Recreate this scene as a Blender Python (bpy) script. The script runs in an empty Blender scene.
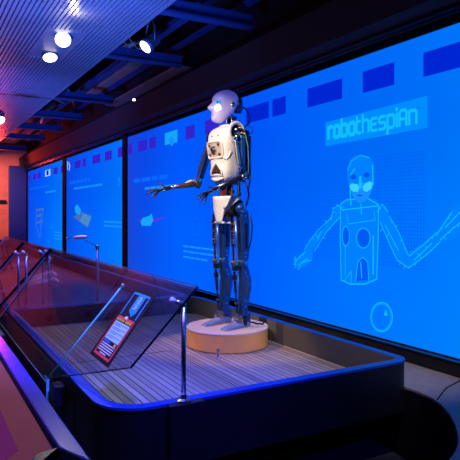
import bpy, math, random
from mathutils import Matrix, Vector, Quaternion
random.seed(7)
PI = math.pi
SC = bpy.context.scene
COL = SC.collection
EYE = 1.35                       # camera height above the carpet
FPX = 563.0                      # focal length for a 460 px frame
HOR = 212.0                      # row of the horizon
CU, SU = 0.8708, 0.4917          # room frame: u runs towards the screen wall, w runs along it
PHI = math.atan2(SU, CU)
ROOM = Matrix.Translation((0, 0, EYE)) @ Matrix.Rotation(PHI, 4, 'Z')   # (u, w, z relative to the eye) -> world

def on_wall(px, py, u):          # where a sight line meets the plane u = const -> (w, z)
    x, y = (px-230)/FPX, (py-HOR)/FPX
    D = u/(CU*x+SU)
    return D*(-SU*x+CU), -y*D
def on_level(px, py, z):         # where it meets the horizontal plane z -> (u, w)
    x, y = (px-230)/FPX, (py-HOR)/FPX
    D = -z/y
    return D*(CU*x+SU), D*(-SU*x+CU)
def at_depth(px, py, D):         # -> room coordinates
    x, y = (px-230)/FPX, (py-HOR)/FPX
    return Vector((D*(CU*x+SU), D*(-SU*x+CU), -y*D))

# ------------------------------------------------------------------ materials
def nodes_of(name):
    m = bpy.data.materials.new(name); m.use_nodes = True
    nt = m.node_tree
    return m, nt, nt.nodes['Principled BSDF']
def lin(c):
    return tuple(((v/255)/12.92 if v/255 <= .04045 else ((v/255+.055)/1.055)**2.4) for v in c) + (1,)
def paint(name, rgb, rough=.5, metal=0, var=.12, scale=6, bump=0, spec=None, coat=0):
    m, nt, b = nodes_of(name)
    c = lin(rgb)
    tc = nt.nodes.new('ShaderNodeTexCoord')
    n = nt.nodes.new('ShaderNodeTexNoise'); n.inputs['Scale'].default_value = scale; n.inputs['Detail'].default_value = 5
    r = nt.nodes.new('ShaderNodeValToRGB')
    r.color_ramp.elements[0].position = .3; r.color_ramp.elements[1].position = .7
    r.color_ramp.elements[0].color = tuple(v*(1-var) for v in c[:3])+(1,)
    r.color_ramp.elements[1].color = tuple(min(1, v*(1+var)) for v in c[:3])+(1,)
    nt.links.new(tc.outputs['Object'], n.inputs['Vector']); nt.links.new(n.outputs['Fac'], r.inputs['Fac'])
    nt.links.new(r.outputs['Color'], b.inputs['Base Color'])
    b.inputs['Roughness'].default_value = rough; b.inputs['Metallic'].default_value = metal
    if spec is not None: b.inputs['Specular IOR Level'].default_value = spec
    if coat: b.inputs['Coat Weight'].default_value = coat
    if bump:
        bp = nt.nodes.new('ShaderNodeBump'); bp.inputs['Strength'].default_value = bump; bp.inputs['Distance'].default_value = .01
        nt.links.new(n.outputs['Fac'], bp.inputs['Height']); nt.links.new(bp.outputs['Normal'], b.inputs['Normal'])
    return m
def glow(name, rgb, s=1.0, var=0):
    m, nt, b = nodes_of(name)
    b.inputs['Base Color'].default_value = (0, 0, 0, 1); b.inputs['Roughness'].default_value = .6
    b.inputs['Specular IOR Level'].default_value = 0
    b.inputs['Emission Color'].default_value = lin(rgb); b.inputs['Emission Strength'].default_value = s
    return m
def screen_mat(name, stops, axis='Y', zstops=None):
    """a projected picture: the colour runs along the screen, with a faint soft mottling"""
    m, nt, b = nodes_of(name)
    b.inputs['Base Color'].default_value = (0, 0, 0, 1); b.inputs['Roughness'].default_value = .7
    b.inputs['Specular IOR Level'].default_value = 0
    tc = nt.nodes.new('ShaderNodeTexCoord'); sp = nt.nodes.new('ShaderNodeSeparateXYZ')
    nt.links.new(tc.outputs['Generated'], sp.inputs[0])
    r = nt.nodes.new('ShaderNodeValToRGB'); nt.links.new(sp.outputs[axis], r.inputs['Fac'])
    e = r.color_ramp.elements
    e[0].position, e[0].color = stops[0][0], lin(stops[0][1])
    e[1].position, e[1].color = stops[-1][0], lin(stops[-1][1])
    for p, c in stops[1:-1]:
        k = e.new(p); k.color = lin(c)
    n = nt.nodes.new('ShaderNodeTexNoise'); n.inputs['Scale'].default_value = 2.2; n.inputs['Detail'].default_value = 1
    nt.links.new(tc.outputs['Generated'], n.inputs['Vector'])
    mr = nt.nodes.new('ShaderNodeMapRange'); mr.inputs['To Min'].default_value = .88; mr.inputs['To Max'].default_value = 1.12
    nt.links.new(n.outputs['Fac'], mr.inputs['Value'])
    mx = nt.nodes.new('ShaderNodeMix'); mx.data_type = 'RGBA'; mx.blend_type = 'MULTIPLY'; mx.inputs['Factor'].default_value = 1
    nt.links.new(r.outputs['Color'], mx.inputs['A'])
    nt.links.new(mr.outputs['Result'], mx.inputs['B'])
    r2 = nt.nodes.new('ShaderNodeValToRGB'); nt.links.new(sp.outputs['Z'], r2.inputs['Fac'])
    r2.color_ramp.elements[0].color = (1, 1.15, 1, 1); r2.color_ramp.elements[1].color = (1, .92, .97, 1); r2.color_ramp.elements[1].position = .75
    m2 = nt.nodes.new('ShaderNodeMix'); m2.data_type = 'RGBA'; m2.blend_type = 'MULTIPLY'; m2.inputs['Factor'].default_value = 1
    nt.links.new(mx.outputs['Result'], m2.inputs['A']); nt.links.new(r2.outputs['Color'], m2.inputs['B'])
    nt.links.new(m2.outputs['Result'], b.inputs['Emission Color'])
    b.inputs['Emission Strength'].default_value = 1.0
    return m
def glass(name, tint=(.93, .97, .98), rough=.015, ior=1.5, tr=.93):
    m = bpy.data.materials.new(name); m.use_nodes = True
    nt = m.node_tree; nt.nodes.clear()
    o = nt.nodes.new('ShaderNodeOutputMaterial'); t = nt.nodes.new('ShaderNodeBsdfTransparent')
    g = nt.nodes.new('ShaderNodeBsdfGlossy'); lw = nt.nodes.new('ShaderNodeLayerWeight'); lw.inputs['Blend'].default_value = .5
    pw_ = nt.nodes.new('ShaderNodeMath'); pw_.operation = 'POWER'; pw_.inputs[1].default_value = 5; nt.links.new(lw.outputs['Facing'], pw_.inputs[0])
    f = nt.nodes.new('ShaderNodeMath'); f.operation = 'MULTIPLY_ADD'; f.inputs[1].default_value = .95; f.inputs[2].default_value = .045; nt.links.new(pw_.outputs[0], f.inputs[0])
    x = nt.nodes.new('ShaderNodeMixShader')
    t.inputs[0].default_value = tint+(1,); g.inputs['Roughness'].default_value = rough; g.inputs[0].default_value = (1, 1, 1, 1)
    nt.links.new(f.outputs[0], x.inputs[0]); nt.links.new(t.outputs[0], x.inputs[1]); nt.links.new(g.outputs[0], x.inputs[2])
    nt.links.new(x.outputs[0], o.inputs[0])
    return m
def plank_mat(name, rgb, rgb2, pitch=.04):
    m, nt, b = nodes_of(name)
    N, L = nt.nodes.new, nt.links.new
    tc = N('ShaderNodeTexCoord'); sp = N('ShaderNodeSeparateXYZ'); L(tc.outputs['Object'], sp.inputs[0])
    dv = N('ShaderNodeMath'); dv.operation = 'DIVIDE'; dv.inputs[1].default_value = pitch; L(sp.outputs['X'], dv.inputs[0])
    fr = N('ShaderNodeMath'); fr.operation = 'FRACT'; L(dv.outputs[0], fr.inputs[0])
    lt = N('ShaderNodeMath'); lt.operation = 'LESS_THAN'; lt.inputs[1].default_value = .17; L(fr.outputs[0], lt.inputs[0])
    fl = N('ShaderNodeMath'); fl.operation = 'FLOOR'; L(dv.outputs[0], fl.inputs[0])
    wn = N('ShaderNodeTexWhiteNoise'); wn.noise_dimensions = '1D'; L(fl.outputs[0], wn.inputs['W'])
    mp = N('ShaderNodeMapping'); mp.inputs['Scale'].default_value = (60, 3, 3); L(tc.outputs['Object'], mp.inputs[0])
    no = N('ShaderNodeTexNoise'); no.inputs['Scale'].default_value = 1; no.inputs['Detail'].default_value = 6; L(mp.outputs[0], no.inputs['Vector'])
    n2 = N('ShaderNodeTexNoise'); n2.inputs['Scale'].default_value = 2.2; n2.inputs['Detail'].default_value = 4; L(tc.outputs['Object'], n2.inputs['Vector'])
    ad = N('ShaderNodeMath'); ad.operation = 'ADD'; L(no.outputs['Fac'], ad.inputs[0]); L(wn.outputs['Value'], ad.inputs[1])
    a2 = N('ShaderNodeMath'); a2.operation = 'ADD'; L(ad.outputs[0], a2.inputs[0]); L(n2.outputs['Fac'], a2.inputs[1])
    dd = N('ShaderNodeMath'); dd.operation = 'DIVIDE'; dd.inputs[1].default_value = 3; L(a2.outputs[0], dd.inputs[0])
    r = N('ShaderNodeValToRGB'); r.color_ramp.elements[0].position = .25; r.color_ramp.elements[1].position = .75
    r.color_ramp.elements[0].color = lin(rgb2); r.color_ramp.elements[1].color = lin(rgb); L(dd.outputs[0], r.inputs['Fac'])
    mx = N('ShaderNodeMix'); mx.data_type = 'RGBA'; L(lt.outputs[0], mx.inputs['Factor']); L(r.outputs['Color'], mx.inputs['A'])
    mx.inputs['B'].default_value = lin((38, 34, 36)); L(mx.outputs['Result'], b.inputs['Base Color'])
    bp = N('ShaderNodeBump'); bp.invert = True; bp.inputs['Strength'].default_value = .5; bp.inputs['Distance'].default_value = .003
    L(lt.outputs[0], bp.inputs['Height']); L(bp.outputs['Normal'], b.inputs['Normal'])
    b.inputs['Roughness'].default_value = .42
    return m

M = dict(
    carpet=paint('carpet', (26, 30, 48), .95, bump=.6, scale=140, var=.35),
    slab=paint('grey_floor_finish', (118, 112, 116), .7, scale=30),
    red_wall=paint('red_wall_paint', (225, 120, 105), .8),
    navy=paint('navy_panel', (20, 30, 110), .6),
    dark=paint('dark_ceiling_paint', (26, 22, 30), .9),
    black=paint('satin_black', (13, 13, 17), .38),
    flat_black=paint('matt_black', (8, 8, 10), .85),
    gloss_black=paint('gloss_black', (10, 9, 12), .18),
    fascia=paint('charcoal_fascia', (44, 46, 52), .8, scale=3),
    slat=paint('grey_metal_slat', (150, 150, 165), .38, .35, scale=4),
    slat_back=paint('dark_backing', (5, 5, 10), .9),
    beam=paint('blue_painted_steel', (34, 60, 112), .5, .1),
    pipe=paint('pale_conduit', (180, 170, 150), .5, .3),
    duct=paint('tan_duct_lining', (150, 125, 105), .8, scale=5),
    rim=paint('dark_blue_rim_laminate', (22, 58, 150), .35),
    shell_black=paint('stage_black_laminate', (12, 14, 24), .42),
    rim_grey=paint('pale_rim_edge', (120, 120, 135), .45),
    inner=paint('inner_rim_grey', (78, 74, 76), .7, scale=4),
    plank=plank_mat('grey_deck_planks', (172, 160, 156), (120, 110, 112)),
    birch=paint('birch_veneer', (226, 160, 84), .5, scale=9, var=.08),
    birch_top=paint('birch_top', (215, 190, 175), .45, scale=9, var=.06),
    steel=paint('brushed_steel', (190, 190, 196), .28, 1, scale=30),
    chrome=paint('chrome', (225, 225, 230), .12, 1),
    brass=paint('brass', (205, 150, 80), .3, 1),
    gold=paint('bronze_fitting', (150, 110, 75), .4, .9),
    white=paint('white_shell_plastic', (236, 230, 222), .32, scale=3, var=.03, coat=.3),
    cream=paint('cream_recess', (196, 176, 150), .5, scale=20),
    mech=paint('dark_mechanism', (34, 34, 52), .4, .5, scale=40, var=.4),
    blue_metal=paint('blue_anodised_metal', (44, 84, 150), .35, .6, scale=14, var=.25),
    foot=paint('slate_foot_plastic', (115, 130, 165), .45, scale=12),
    finger=paint('dark_finger_rubber', (24, 26, 44), .5),
    red_bit=paint('red_ribbon_cable', (150, 30, 40), .5),
    green_wire=paint('green_wire', (70, 140, 90), .5),
    wire=paint('black_wire', (14, 16, 34), .45),
    pale_wire=paint('pale_wire', (235, 235, 240), .5),
    glass=glass('clear_glass'),
    edge=paint('green_glass_edge', (120, 225, 220), .12, scale=10),
    edge_dark=paint('dark_glass_edge', (12, 42, 52), .1),
    edge_black=paint('black_glass_edge', (6, 8, 14), .2),
    counter_red=paint('brick_red_laminate', (175, 88, 66), .6, scale=3, spec=.2),
    counter_trim=paint('polished_edge_trim', (46, 72, 200), .2, .1, scale=3),
    lamp_body=paint('lamp_housing', (96, 100, 125), .4, .5),
    lens=glow('lamp_lens', (255, 246, 236), 4),
    grey_box=paint('grey_box_paint', (105, 105, 125), .6),
)

# ------------------------------------------------------------------ mesh building
class MB:
    def __init__(s): s.v = []; s.f = []; s.m = []
    def add(s, vs, fs, mi=0):
        k = len(s.v); s.v += [Vector(p) for p in vs]; s.f += [tuple(i+k for i in f) for f in fs]; s.m += [mi]*len(fs)
    def box(s, lo, hi, mi=0, mat=None):
        x0, y0, z0 = lo; x1, y1, z1 = hi
        vs = [Vector(p) for p in ((x0,y0,z0),(x1,y0,z0),(x1,y1,z0),(x0,y1,z0),(x0,y0,z1),(x1,y0,z1),(x1,y1,z1),(x0,y1,z1))]
        if mat: vs = [mat @ p for p in vs]
        s.add(vs, [(0,3,2,1),(4,5,6,7),(0,1,5,4),(1,2,6,5),(2,3,7,6),(3,0,4,7)], mi); return s
    def prism(s, poly, z0, z1, mi=0, fn=None):
        n = len(poly)
        a = sum(poly[i][0]*poly[(i+1) % n][1]-poly[(i+1) % n][0]*poly[i][1] for i in range(n))
        if a < 0: poly = poly[::-1]
        vs = [(p[0], p[1], z0) for p in poly]+[(p[0], p[1], z1) for p in poly]
        if fn: vs = [fn(*p) for p in vs]
        s.add(vs, [tuple(range(n))[::-1], tuple(range(n, 2*n))]+[(i, (i+1) % n, (i+1) % n+n, i+n) for i in range(n)], mi); return s
    def ring(s, outer, inner, z0, z1, mi=0):      # two loops with the same count
        n = len(outer)
        vs = [(p[0], p[1], z) for z in (z0, z1) for lp in (outer, inner) for p in lp]
        fs = []
        for i in range(n):
            j = (i+1) % n
            fs += [(i, j, 2*n+j, 2*n+i), (n+j, n+i, 3*n+i, 3*n+j), (2*n+i, 2*n+j, 3*n+j, 3*n+i), (j, i, n+i, n+j)]
        s.add(vs, fs, mi); return s
    def tube(s, pts, r, n=10, mi=0, cap=True, flat=1.0):
        pts = [Vector(p) for p in pts]; k = len(pts)
        rs = r if isinstance(r, (list, tuple)) else [r]*k
        d0 = (pts[1]-pts[0]).normalized()
        up = Vector((0, 0, 1)) if abs(d0.z) < .9 else Vector((1, 0, 0))
        a = d0.cross(up).normalized(); vs = []; last = d0
        for i, p in enumerate(pts):
            d = ((pts[min(i+1, k-1)]-p).normalized()+(p-pts[max(i-1, 0)]).normalized())
            d = d.normalized() if d.length > 1e-6 else last
            q = last.rotation_difference(d); a = (q @ a).normalized(); last = d
            b = d.cross(a)
            for j in range(n):
                t = 2*PI*j/n
                vs.append(p+a*(rs[i]*math.cos(t))+b*(rs[i]*flat*math.sin(t)))
        fs = [(i*n+j, i*n+(j+1) % n, (i+1)*n+(j+1) % n, (i+1)*n+j) for i in range(k-1) for j in range(n)]
        if cap: fs += [tuple(range(n))[::-1], tuple(range((k-1)*n, k*n))]
        s.add(vs, fs, mi); return s
    def lathe(s, c, prof, axis=(0, 0, 1), n=24, mi=0):
        q = Vector((0, 0, 1)).rotation_difference(Vector(axis).normalized()); c = Vector(c)
        vs = []; k = len(prof)
        for r, h in prof:
            for j in range(n):
                t = 2*PI*j/n; vs.append(c+q @ Vector((r*math.cos(t), r*math.sin(t), h)))
        fs = [(i*n+j, i*n+(j+1) % n, (i+1)*n+(j+1) % n, (i+1)*n+j) for i in range(k-1) for j in range(n)]
        fs += [tuple(range(n))[::-1], tuple(range((k-1)*n, k*n))]
        s.add(vs, fs, mi); return s
    def torus(s, c, R, r, axis=(0, 0, 1), n=28, m=8, mi=0, sx=1.0, a0=0, a1=2*PI):
        q = Vector((0, 0, 1)).rotation_difference(Vector(axis).normalized()); c = Vector(c)
        full = abs(a1-a0-2*PI) < 1e-6
        pts = [c+q @ Vector((R*sx*math.cos(a0+(a1-a0)*i/n), R*math.sin(a0+(a1-a0)*i/n), 0)) for i in range(n+1)]
        return s.tube(pts, r, m, mi, cap=not full)
    def loft(s, rings, mi=0, cap=True):
        n = len(rings[0]); vs = [p for r in rings for p in r]
        fs = [(i*n+j, i*n+(j+1) % n, (i+1)*n+(j+1) % n, (i+1)*n+j) for i in range(len(rings)-1) for j in range(n)]
        if cap: fs += [tuple(range(n))[::-1], tuple(range((len(rings)-1)*n, len(rings)*n))]
        s.add(vs, fs, mi); return s
    def grid(s, P, mi=0):                          # P[i][j]
        a, b = len(P), len(P[0]); vs = [p for r in P for p in r]
        s.add(vs, [(i*b+j, i*b+j+1, (i+1)*b+j+1, (i+1)*b+j) for i in range(a-1) for j in range(b-1)], mi); return s

FRAME = {'m': ROOM}
def props(o, label=None, cat=None, group=None, kind=None):
    for k, v in (('label', label), ('category', cat), ('group', group), ('kind', kind)):
        if v: o[k] = v
    return o
def root(name, loc, label, cat, group=None):
    o = bpy.data.objects.new(name, None); COL.objects.link(o); o.empty_display_size = .1
    m = FRAME['m']; o.location = m @ Vector(loc); o.rotation_euler = m.to_euler()
    o['_l'] = list(loc)
    return props(o, label, cat, group)
def base_of(p):
    while p is not None and '_l' not in p: p = p.parent
    return Vector(p['_l']) if p is not None else None
def obj(name, mb, mats, parent=None, smooth=False, bevel=0, sub=0, loc=None, solid=0, label=None, cat=None, group=None, kind=None, seg=2):
    me = bpy.data.meshes.new(name)
    if parent is not None: o0 = base_of(parent)
    else:
        if loc is None:
            xs = [v.x for v in mb.v]; ys = [v.y for v in mb.v]; zs = [v.z for v in mb.v]
            loc = ((min(xs)+max(xs))/2, (min(ys)+max(ys))/2, min(zs))
        o0 = Vector(loc)
    me.from_pydata([tuple(v-o0) for v in mb.v], [], mb.f)
    if not isinstance(mats, (list, tuple)): mats = [mats]
    for m in mats: me.materials.append(m)
    me.polygons.foreach_set('material_index', mb.m)
    if smooth: me.polygons.foreach_set('use_smooth', [True]*len(mb.f))
    me.update()
    o = bpy.data.objects.new(name, me); COL.objects.link(o)
    if parent is not None: o.parent = parent
    else:
        m = FRAME['m']; o.location = m @ o0; o.rotation_euler = m.to_euler(); o['_l'] = list(o0)
    if solid:
        s = o.modifiers.new('solid', 'SOLIDIFY'); s.thickness = solid; s.offset = -1
    if bevel:
        b = o.modifiers.new('bevel', 'BEVEL'); b.width = bevel; b.segments = seg; b.limit_method = 'ANGLE'; b.angle_limit = .6
    if sub:
        s = o.modifiers.new('sub', 'SUBSURF'); s.levels = sub; s.render_levels = sub
    return props(o, label, cat, group, kind)
def copy_tree(o, parent=None):
    c = o.copy(); COL.objects.link(c)
    if parent is not None: c.parent = parent
    for ch in [x for x in bpy.data.objects if x.parent == o]: copy_tree(ch, c)
    return c

# ------------------------------------------------------------------ the room
FL = -EYE
CEIL = 2.35
obj('floor', MB().box((-9, -4, FL-.1), (3.4, 18.2, FL)), M['carpet'], kind='structure')
obj('ceiling', MB().box((-9, -4, CEIL), (3.4, 18.2, CEIL+.1)), M['dark'], kind='structure')
US = 2.80                                           # the picture plane
ZB, ZT = -.862, 1.112
obj('wall_screens', MB().box((US+.06, -4, FL), (3.4, 18.2, CEIL)), M['flat_black'], kind='structure')
obj('wall_end', MB().box((-9, 17.0, FL), (US+.06, 17.2, CEIL)), M['red_wall'], kind='structure')
obj('wall_left', MB().box((-7.2, -4, FL), (-7.0, 17.0, CEIL)), M['red_wall'], kind='structure')
obj('wall_back', MB().box((-9, -4.2, FL), (3.4, -4, CEIL)), M['dark'], kind='structure')
# navy door-like panel between the red wall and the first screen
obj('door_1', MB().box((2.31, 16.35, FL), (2.76, 16.5, 1.27)), M['navy'], kind='structure', bevel=.01)
obj('trim_1', MB().box((-9, 16.9, .26), (2.30, 17.0, .34)), M['flat_black'], kind='structure')

# low grey floor platform along the screen wall with a curved cut-out round the stage
SLZ = -.955
arc = [on_level(px, py, SLZ) for px, py in ((396, 384), (405, 387), (418, 391.5), (431, 397), (441, 404), (449.5, 413), (455.5, 424), (458, 434), (458, 444), (456, 450), (452, 456.5), (446, 463), (436, 470))]
poly = [(2.32, 2.25)]+arc+[(1.95, .55), (3.0, .0), (US+.05, .4), (US+.05, 4.9), (2.34, 4.9)]
poly = [(2.375, 4.85), (2.375, 2.42)]+arc[1:]+[(1.62, 1.35), (1.5, .2), (US+.05, .2), (US+.05, 4.85)]
obj('trim_2', MB().prism(poly, SLZ-.012, SLZ), [M['slab']], kind='structure')
obj('trim_13', MB().prism(poly, FL, SLZ-.012), M['shell_black'], kind='structure')
sm = MB()
s0 = on_level(437, 399.5, SLZ+.002); s1 = on_level(461, 380, SLZ+.002)
mid = on_level(446, 388, SLZ+.002)
sm.tube([(s0[0], s0[1], SLZ+.001), (mid[0], mid[1], SLZ+.001), (s1[0], s1[1], SLZ+.001)], .004, 6)
obj('trim_3', sm, M['flat_black'], kind='structure')
# glossy black sill below the pictures, with its own thin raised nosing
obj('trim_4', MB().box((US-.06, -1, FL), (US+.06, 16.34, ZB-.006)).box((US-.075, -1, ZB-.03), (US-.055, 16.34, ZB-.02)), M['gloss_black'], kind='structure')

# fascia over the screens
def fascia_poly():
    return [(2.60, 1.50), (2.62, 1.23), (2.70, 1.195), (US+.06, 1.195), (US+.06, 1.62), (2.72, 1.60)]
def extrude_w(poly, w0, w1):                        # poly in (u, z)
    mb = MB(); n = len(poly)
    vs = [(p[0], w, p[1]) for w in (w0, w1) for p in poly]
    mb.add(vs, [tuple(range(n)), tuple(range(n, 2*n))[::-1]]+[((i+1) % n, i, i+n, (i+1) % n+n) for i in range(n)])
    return mb
obj('trim_5', extrude_w(fascia_poly(), -1, 16.6), M['fascia'], kind='structure')
obj('trim_6', MB().box((2.715, -1, ZT+.035), (US+.06, 16.34, 1.195)), M['gloss_black'], kind='structure')
obj('trim_7', MB().box((2.70, -1, ZT+.052), (2.716, 16.34, ZT+.060)), M['beam'], kind='structure')

# slatted ceiling: one fixed panel of running slats with a cut-out for the lamps
HZ, UE = 1.55, 1.675
PITCH = .0365
(ru0, rw0), (ru1, _t), (_q, rw1) = on_level(49.6, 29.6, HZ), on_level(84, 33, HZ), on_level(31, 57, HZ)
ru0 = (ru0+_q)/2; rw0 = (rw0+_t)/2         # recess cut-out
sl = MB(); k = 0
u = UE-.02
while u > -2.4:
    inside = ru0 < u < ru1
    for (a, b) in (((.5, rw0), (rw1, 16.9)) if inside else ((.5, 16.9),)):
        sl.box((u-.0122, a, HZ), (u+.0122, b, HZ+.045))
    u -= PITCH
obj('ceiling_slats', sl, M['slat'], kind='structure')
bk = MB()
bk.box((-2.42, .5, HZ+.075), (ru0, 16.95, HZ+.10)).box((ru1, .5, HZ+.075), (UE+.005, 16.95, HZ+.10))
bk.box((ru0, .5, HZ+.075), (ru1, rw0, HZ+.10)).box((ru0, rw1, HZ+.075), (ru1, 16.95, HZ+.10))
obj('ceiling_backing', bk, M['slat_back'], kind='structure')
obj('trim_8', MB().box((UE-.006, .5, HZ-.002), (UE+.006, 16.95, HZ+.07)), M['slat'], kind='structure')
obj('trim_9', MB().box((-2.4, 7.9, HZ-.001), (UE-.01, 7.93, HZ+.001)), M['slat_back'], kind='structure')
rc = MB()
rc.box((ru0-.02, rw0-.02, HZ+.010), (ru1+.02, rw1+.02, HZ+.02))
obj('trim_10', rc, M['slat'], kind='structure')

# ------------------------------------------------------------------ steel above
def beam(y0, x0, x1, label):
    """cross beam whose lower flange is at z 1.60"""
    z = 1.60
    w = on_level(x0, y0, z)[1]
    t = root('ceiling_beam', (2.2, w, z), label, 'beam', 'blue steel cross beams above the screens')
    b = MB(); b.box((1.45, w-.05, z), (2.59, w+.05, z+.018)); obj('lower_flange', b, M['beam'], t)
    b = MB(); b.box((1.45, w-.012, z+.018), (2.59, w+.012, z+.095)); b.box((1.45, w-.05, z+.095), (2.59, w+.05, z+.11)); obj('web', b, M['beam'], t)
    return w
bw = []
for y, x, lb in ((14, 170, 'blue steel cross beam nearest the camera, topmost in the picture'),
                 (60, 130, 'blue steel cross beam just below the hanging spotlight'),
                 (101, 80, 'third blue cross beam from the camera, short piece past the slat edge'),
                 (118.5, 60, 'fourth blue cross beam from the camera, just in front of a pale conduit end'),
                 (130, 43, 'fifth blue cross beam, paler and tinged purple'),
                 (139.5, 30, 'sixth blue cross beam against the red-lit ceiling'),
                 (150.5, 15, 'farthest and lowest blue cross beam beside the red end wall')):
    bw.append(beam(y, x, 0, lb))
r = MB().box((2.19, 2, 1.80), (2.27, 15, 1.86)); obj('support_rail', r, M['beam'], label='blue lengthwise rail above the cross beams on the slat side', cat='rail', bevel=.005)
r = MB().box((2.54, 2, 1.79), (2.565, 15, 1.83)).box((2.52, 2, 1.83), (2.60, 15, 1.84)); obj('support_rail', r, M['beam'], label='thin blue lengthwise rail above the beams on the screen side', cat='rail')
obj('air_duct', MB().box((2.40, 6.9, 1.86), (2.66, 9.4, 2.05)), M['duct'], label='tan lined air duct under the dark ceiling beyond the hanging spotlight', cat='duct', bevel=.01)
obj('ceiling_board', MB().box((2.62, 5.9, 1.66), (2.86, 8.6, 1.68)), M['duct'], label='tan board lying behind the top of the dark fascia', cat='board', bevel=.004)
for a, b, rr, lb in (((1.72, 8.6, 1.75), (2.15, 9.2, 1.76), .03, 'short pale conduit rising from the slat edge beside the third beam'),
                     ((2.02, 8.5, 1.84), (2.45, 9.8, 1.84), .02, 'thin pale conduit running between the third and fourth beams'),
                     ((2.0, 10.1, 1.78), (2.35, 12.2, 1.78), .035, 'pale conduit passing between the fourth and fifth beams'),
                     ((2.35, 6.2, 2.0), (1.8, 8.0, 1.95), .03, 'thin conduit crossing under the dark ceiling behind the second beam')):
    obj('conduit', MB().tube([a, b], rr, 12), M['pipe'], label=lb, cat='pipe', group='conduits above the beams', smooth=True)
obj('air_duct', MB().box((1.9, 11.5, 1.9), (2.5, 16.5, 2.2)), M['duct'], label='far duct lit red at the left end of the ceiling opening', cat='duct', bevel=.01)
obj('air_duct', MB().box((1.75, 2.2, 2.02), (2.1, 8.2, 2.2)), M['fascia'], label='dark duct running lengthwise above the slat edge', cat='duct', bevel=.01)
# thin hanging cables near the spotlight
for pts, lb in (([(123, 41, 5.9), (126, 44, 5.9), (128, 51, 5.9), (125, 56, 6.0)], 'pale cable looping beside the slat edge'),
                ([(129, 38, 5.6), (132, 42, 5.6), (137, 48, 5.6), (141, 49, 5.5)], 'pale cable drooping to the hanging spotlight'),
                ([(116, 50, 6.0), (120, 53, 6.0), (124, 58, 6.0)], 'short pale cable end above the second beam')):
    obj('cable', MB().tube([at_depth(*p) for p in pts], .006, 6), M['pipe'], label=lb, cat='cable', smooth=True)
tl = at_depth(134, 101, 7.0)
obj('indicator_light', MB().lathe(tl, [(.0, 0), (.018, .004), (.02, .02), (.012, .03)], n=12), glow('indicator', (220, 225, 255), 3), label='tiny white light under the tan board above the fascia', cat='light', smooth=True)

# ------------------------------------------------------------------ spotlights
def spotlight(p, nrm, rad, label, hang, lit=True):
    """p centre of lens (room), nrm the way it points"""
    n = Vector(nrm).normalized(); p = Vector(p)
    t = root('spotlight', p, label, 'spotlight', 'ceiling spotlights')
    h = MB(); h.lathe(p, [(rad*1.12, .004), (rad*1.15, -.03), (rad*1.0, -.06), (rad*.75, -.12), (rad*.45, -.15), (rad*.3, -.155)], n, 32)
    obj('housing', h, M['lamp_body'], t, smooth=True)
    fins = MB()
    for i in range(4): fins.lathe(p, [(rad*.95, -.075-.02*i), (rad*.95, -.08-.02*i)], n, 28)
    obj('cooling_fins', fins, M['lamp_body'], t)
    obj('lens', MB().lathe(p, [(rad*1.0, .003), (rad*.99, .008), (rad*.2, .012)], n, 36), M['lens'], t)
    obj('lens_cap', MB().lathe(p, [(rad*.14, .012), (rad*.12, .02)], n, 16), M['steel'], t)
    obj('bezel', MB().torus(p+n*.006, rad*1.05, rad*.07, n, 36, 8), M['lamp_body'], t, smooth=True)
    sd = n.cross(Vector((0, 0, 1))).normalized(); c = p-n*.07
    top = c+Vector((0, 0, hang))
    y = MB(); y.tube([c+sd*rad*1.15, c+sd*rad*1.2+Vector((0, 0, hang*.55)), top+sd*rad*.4, top-sd*rad*.4, c-sd*rad*1.2+Vector((0, 0, hang*.55)), c-sd*rad*1.15], .009, 8)
    y.tube([top, top+Vector((0, 0, .03))], .02, 10)
    obj('yoke', y, M['lamp_body'], t, smooth=True)
    return t
def lamp(kind, name, loc, energy, rgb, aim=None, size=.05, angle=50, blend=.6, spec=1.0):
    d = bpy.data.lights.new(name, kind); d.energy = energy; d.color = lin(rgb)[:3]
    if kind == 'SPOT': d.spot_size = math.radians(angle); d.spot_blend = blend; d.shadow_soft_size = size
    elif kind == 'POINT': d.shadow_soft_size = size
    else: d.size = size
    d.specular_factor = spec
    o = bpy.data.objects.new(name, d); COL.objects.link(o); o.location = ROOM @ Vector(loc)
    if aim is not None: o.rotation_euler = ((ROOM @ Vector(aim))-o.location).to_track_quat('-Z', 'Y').to_euler()
    return o
def room_dir(x, y, z): return Vector((CU*x+SU*y, -SU*x+CU*y, z))
l1 = at_depth(63, 39.5, 4.95); l2 = at_depth(50, 57, 5.55); l3 = at_depth(145.7, 46.5, 5.2); l4 = at_depth(-1, 120, 7.0)
n1 = room_dir(.15, -.80, -.55); n2 = room_dir(.25, -.40, -.9); n3 = room_dir(-.62, -.5, -.72); n4 = room_dir(.5, -.4, -.75)
spotlight(l1, n1, .068, 'round white spotlight in the slat recess, the nearer and fuller one', .07)
spotlight(l2, n2, .068, 'tilted white spotlight in the slat recess, behind the rounder one', .09)
spotlight(l3, n3, .062, 'white spotlight hanging from a bracket in the open ceiling between two beams', .22)
spotlight(l4, n4, .07, 'spotlight at the left edge of the picture under the slats', .09)

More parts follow.
